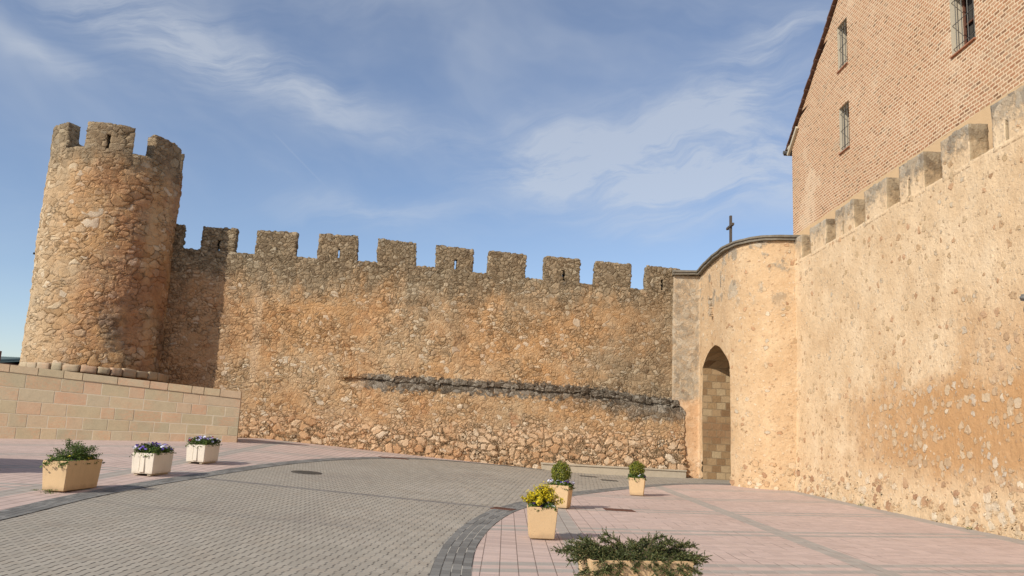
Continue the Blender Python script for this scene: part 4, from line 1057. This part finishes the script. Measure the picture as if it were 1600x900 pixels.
for i, e in enumerate(ends+[(rj.uniform(-.66, .74), rj.uniform(-.30, .42), rj.uniform(.03, .17)) for _ in range(64)]):
    e = Vector((e[0]*(.92 if e[0] < 0 else .78), e[1]+.02, e[2]*rj.uniform(.42, .68) if e[2] > 0 else e[2])); b0 = Vector((e.x*.35+rj.uniform(-.08, .08), e.y*.2, .0)); m1 = b0.lerp(e, .5)+Vector((0, 0, .05+rj.uniform(-.02, .03)))
    branches.append((b0, m1, e)); tube(bmb, [b0, m1, e], [.010, .006, .002], 5)
bmobj('branches', bmb, M['bark'], JN)
vs, fs = [], []
for (b0, m1, e) in branches:
    L = (e-b0).length
    for _ in range(int(34+L*75)):
        t = rj.uniform(.25, 1.0); p = b0.lerp(m1, t*2) if t < .5 else m1.lerp(e, t*2-1); d = (e-m1).normalized()
        sd_ = (d*rj.uniform(.3, 1.1)+Vector((rj.gauss(0, .6), rj.gauss(0, .6), rj.gauss(0, .45)+.1))).normalized(); sl_ = rj.uniform(.03, .075)
        for q in range(9):       # needle-like scale leaves along each sprig
            pp = p+sd_*sl_*(q/8); nd = (sd_+Vector((rj.gauss(0, .45), rj.gauss(0, .45), rj.gauss(0, .45)))).normalized(); ln = .016+.007*rj.random(); sdv = nd.orthogonal().normalized()
            sdv = Matrix.Rotation(rj.random()*6.28, 3, nd) @ sdv; i = len(vs); wv = .0052
            vs += [pp-sdv*wv, pp+sdv*wv, pp+nd*ln]; fs.append((i, i+1, i+2))
pyd('needles', vs, fs, M['junip'], JN)

# left planters
PT = planter('big tan trough planter with a leafy green plant on the left pavement', -7.40, 14.66, rad(-3), .44, 1.08, .37, 1.02, .50, 'tan', 'tan trough planters')
LP = thing('leafy_plant', 'bushy green plant in the tan trough on the left pavement', 'plant', (-7.38, 14.66, gzf(-7.4, 14.6)+.46), rad(-3))
tuft = []
for k in range(34):
    ty = rj.uniform(-.44, .44); tx = rj.uniform(-.14, .14); tuft.append((tx, ty, (.30*math.exp(-((ty-.02)/.30)**2)+.05)*rj.uniform(.7, 1.15)))
def lps(r):
    tx, ty, hh = r.choice(tuft); k = r.random()**.7
    return (tx*(1+.7*k)+r.gauss(0, .028), ty*(1+.15*k)+r.gauss(0, .035), hh*k+.01), (tx*3+r.gauss(0, .4), (ty)*1.5+r.gauss(0, .4), .5)
vs, fs = leaves(lps, 4600, .034, 20, .4, .3); pyd('foliage', vs, fs, M['green'], LP)
bm = bmesh.new()
for k in range(30):
    y = rj.gauss(0, .25); x = rj.gauss(0, .09); tube(bm, [(x*.3, y*.5, 0), (x, y, .30*math.exp(-(y/.4)**2)+rj.uniform(0, .04))], [.004, .002], 4)
bmobj('stems', bm, M['green'], LP)
pansies('pansies', 'yellow and dark violet pansies edging the tan trough on the left', (-7.4, 14.66, gzf(-7.4, 14.6)+.46), rad(-3), .42, 1.12, ['yellow', 'yellow', 'darkviolet'], 26, 21, .10, 'pansies in planters', .1)
PW1 = planter('white ribbed planter with purple flowers, nearer to the tan trough', -7.37, 17.86, rad(-4), .47, .86, .44, .82, .45, 'white', GW, True)
PW2 = planter('white ribbed planter at the end of the ashlar wall, farther one', -7.50, 21.14, rad(-4), .47, .88, .44, .84, .45, 'white', GW, True)
pansies('pansies', 'blue and violet pansies in the nearer white planter', (-7.37, 17.86, gzf(-7.3, 17.8)+.43), rad(-4), .48, .86, ['violet', 'lilac', 'pale', 'darkviolet', 'violet'], 95, 22, .19, 'pansies in planters', .12)
pansies('pansies', 'mixed violet and crimson pansies in the farther white planter', (-7.50, 21.14, gzf(-7.5, 21.1)+.43), rad(-4), .48, .88, ['lilac', 'pale', 'darkviolet', 'crimson', 'pale', 'violet'], 92, 23, .19, 'pansies in planters', .12)
# a further trough and an added plain block just outside the frame, unseen but for their shadows
PX = planter('tan trough planter just outside the left edge, only its shadow showing', -7.15, 9.45, rad(-6), .44, 1.12, .37, 1.02, .50, 'tan', 'tan trough planters')
LX = thing('leafy_plant', 'green plant in the trough outside the left edge', 'plant', (-7.15, 9.45, gzf(-7.1, 9.4)+.46), rad(-6))
o = bpy.data.objects.new('foliage', LP.children[0].data); COL.objects.link(o); o.parent = LX
KX = thing('shadow_block', 'plain stone block added outside the left edge to cast the broad shadow on the pavement', 'kiosk', (-13.1, 15.9, gzf(-13.1, 15.9)))
bm = bmesh.new(); box(bm, (0, 0, 1.02), (3.2, 2.7, 2.1), None, .02); bmobj('wall', bm, M['ashlar'], KX)  # plain body and cap of the added block, sized for the shadow they throw
bm = bmesh.new(); box(bm, (0, 0, 2.12), (3.4, 2.9, .09), None, .02); bmobj('roof', bm, M['coping'], KX)

# ------------------------------------------------------------------ covers in the paving
def flat(name, label, cat, x, y, rz, bmf, mat, group=None):
    bm = bmesh.new(); bmf(bm); o = bmobj(name, bm, mat)
    e = .4; nx_ = -(gzf(x+e, y)-gzf(x-e, y))/(2*e); ny_ = -(gzf(x, y+e)-gzf(x, y-e))/(2*e)
    q = Vector((nx_, ny_, 1)).normalized().to_track_quat('Z', 'Y'); o.rotation_mode = 'QUATERNION'
    from mathutils import Quaternion
    tilt = Vector((0, 0, 1)).rotation_difference(Vector((nx_, ny_, 1)).normalized()); o.rotation_quaternion = tilt @ Quaternion((0, 0, 1), rz)
    o.location = (x, y, gzf(x, y)+.010); return tag(o, label, cat, group)
def disc(bm):
    bmesh.ops.create_cone(bm, cap_ends=True, segments=40, radius1=.37, radius2=.37, depth=.012)
    for i in range(-5, 6):
        for j in range(-5, 6):
            if (i*i+j*j) < 26: box(bm, (i*.06, j*.06, .009), (.035, .035, .006))
flat('manhole_cover', 'round dark manhole cover in the grey road', 'manhole', -4.85, 20.95, 0, disc, M['manhole'])
def grate(lx, ly):
    def f(bm):
        for q in (-1, 1): box(bm, (0, q*(ly/2-.015), 0), (lx, .03, .016)); box(bm, (q*(lx/2-.015), 0, 0), (.03, ly-.06, .016))
        n = int(lx/.05)
        for i in range(n): box(bm, (-lx/2+.03+(lx-.06)*(i+.5)/n, 0, 0), (.024, ly-.06, .012))
        box(bm, (0, 0, -.006), (lx-.01, ly-.01, .004))
    return f
flat('drain_grate', 'rusty drain grate at the tip of the curved kerb', 'drain', .02, 16.3, rad(-20), grate(.42, .3), M['rust'], 'drain grates')
flat('drain_grate', 'long drain grate at the far road edge under the wall', 'drain', -3.75, 28.75, rad(30), grate(1.0, .3), M['rust'], 'drain grates')
flat('drain_grate', 'small dark drain in the road before the ledge, nearer of two', 'drain', 3.55, 28.6, 0, grate(.55, .45), M['manhole'], 'drain grates')
flat('drain_grate', 'small dark drain in the road before the ledge, farther of two', 'drain', 3.0, 30.2, 0, grate(.6, .4), M['manhole'], 'drain grates')
def plate(bm): box(bm, (0, 0, 0), (.62, .42, .01), None, .003); [box(bm, (x, y, .006), (.05, .015, .004), Matrix.Rotation(.7 if (i+j) % 2 else -.7, 4, 'Z')) for i, x in enumerate(np.linspace(-.26, .26, 8)) for j, y in enumerate(np.linspace(-.16, .16, 5))]
flat('access_plate', 'rusty rectangular access plate in the pink paving', 'cover', 2.42, 17.75, rad(4), plate, M['rust'])

def weed(label, x, y, seed, sc=1.0):
    T = thing('weed', label, 'weed', (x, y, gzf(x, y)+.005), 0); q = random.Random(seed)
    def f(r):
        a = r.uniform(0, 6.28); d = r.random()**.7*.10*sc; return (math.cos(a)*d*1.5, math.sin(a)*d, .06*sc*r.random()), (math.cos(a), math.sin(a), .6)
    vs, fs = leaves(f, 90, .03*sc, seed, .35); pyd('leaves', vs, fs, M['green'], T)
weed('small weed growing at the foot of the tan trough on the left', -7.42, 14.03, 31)
weed('tiny dry weed in the joint left of the tan trough', -7.75, 14.2, 32, .5)
weed('small weed in the paving at the foot of the rendered wall, nearest the frame edge', 9.38, 17.2, 33, .8)
weed('small weed at the foot of the rendered wall, halfway to the gate', 9.40, 22.4, 34, .8)
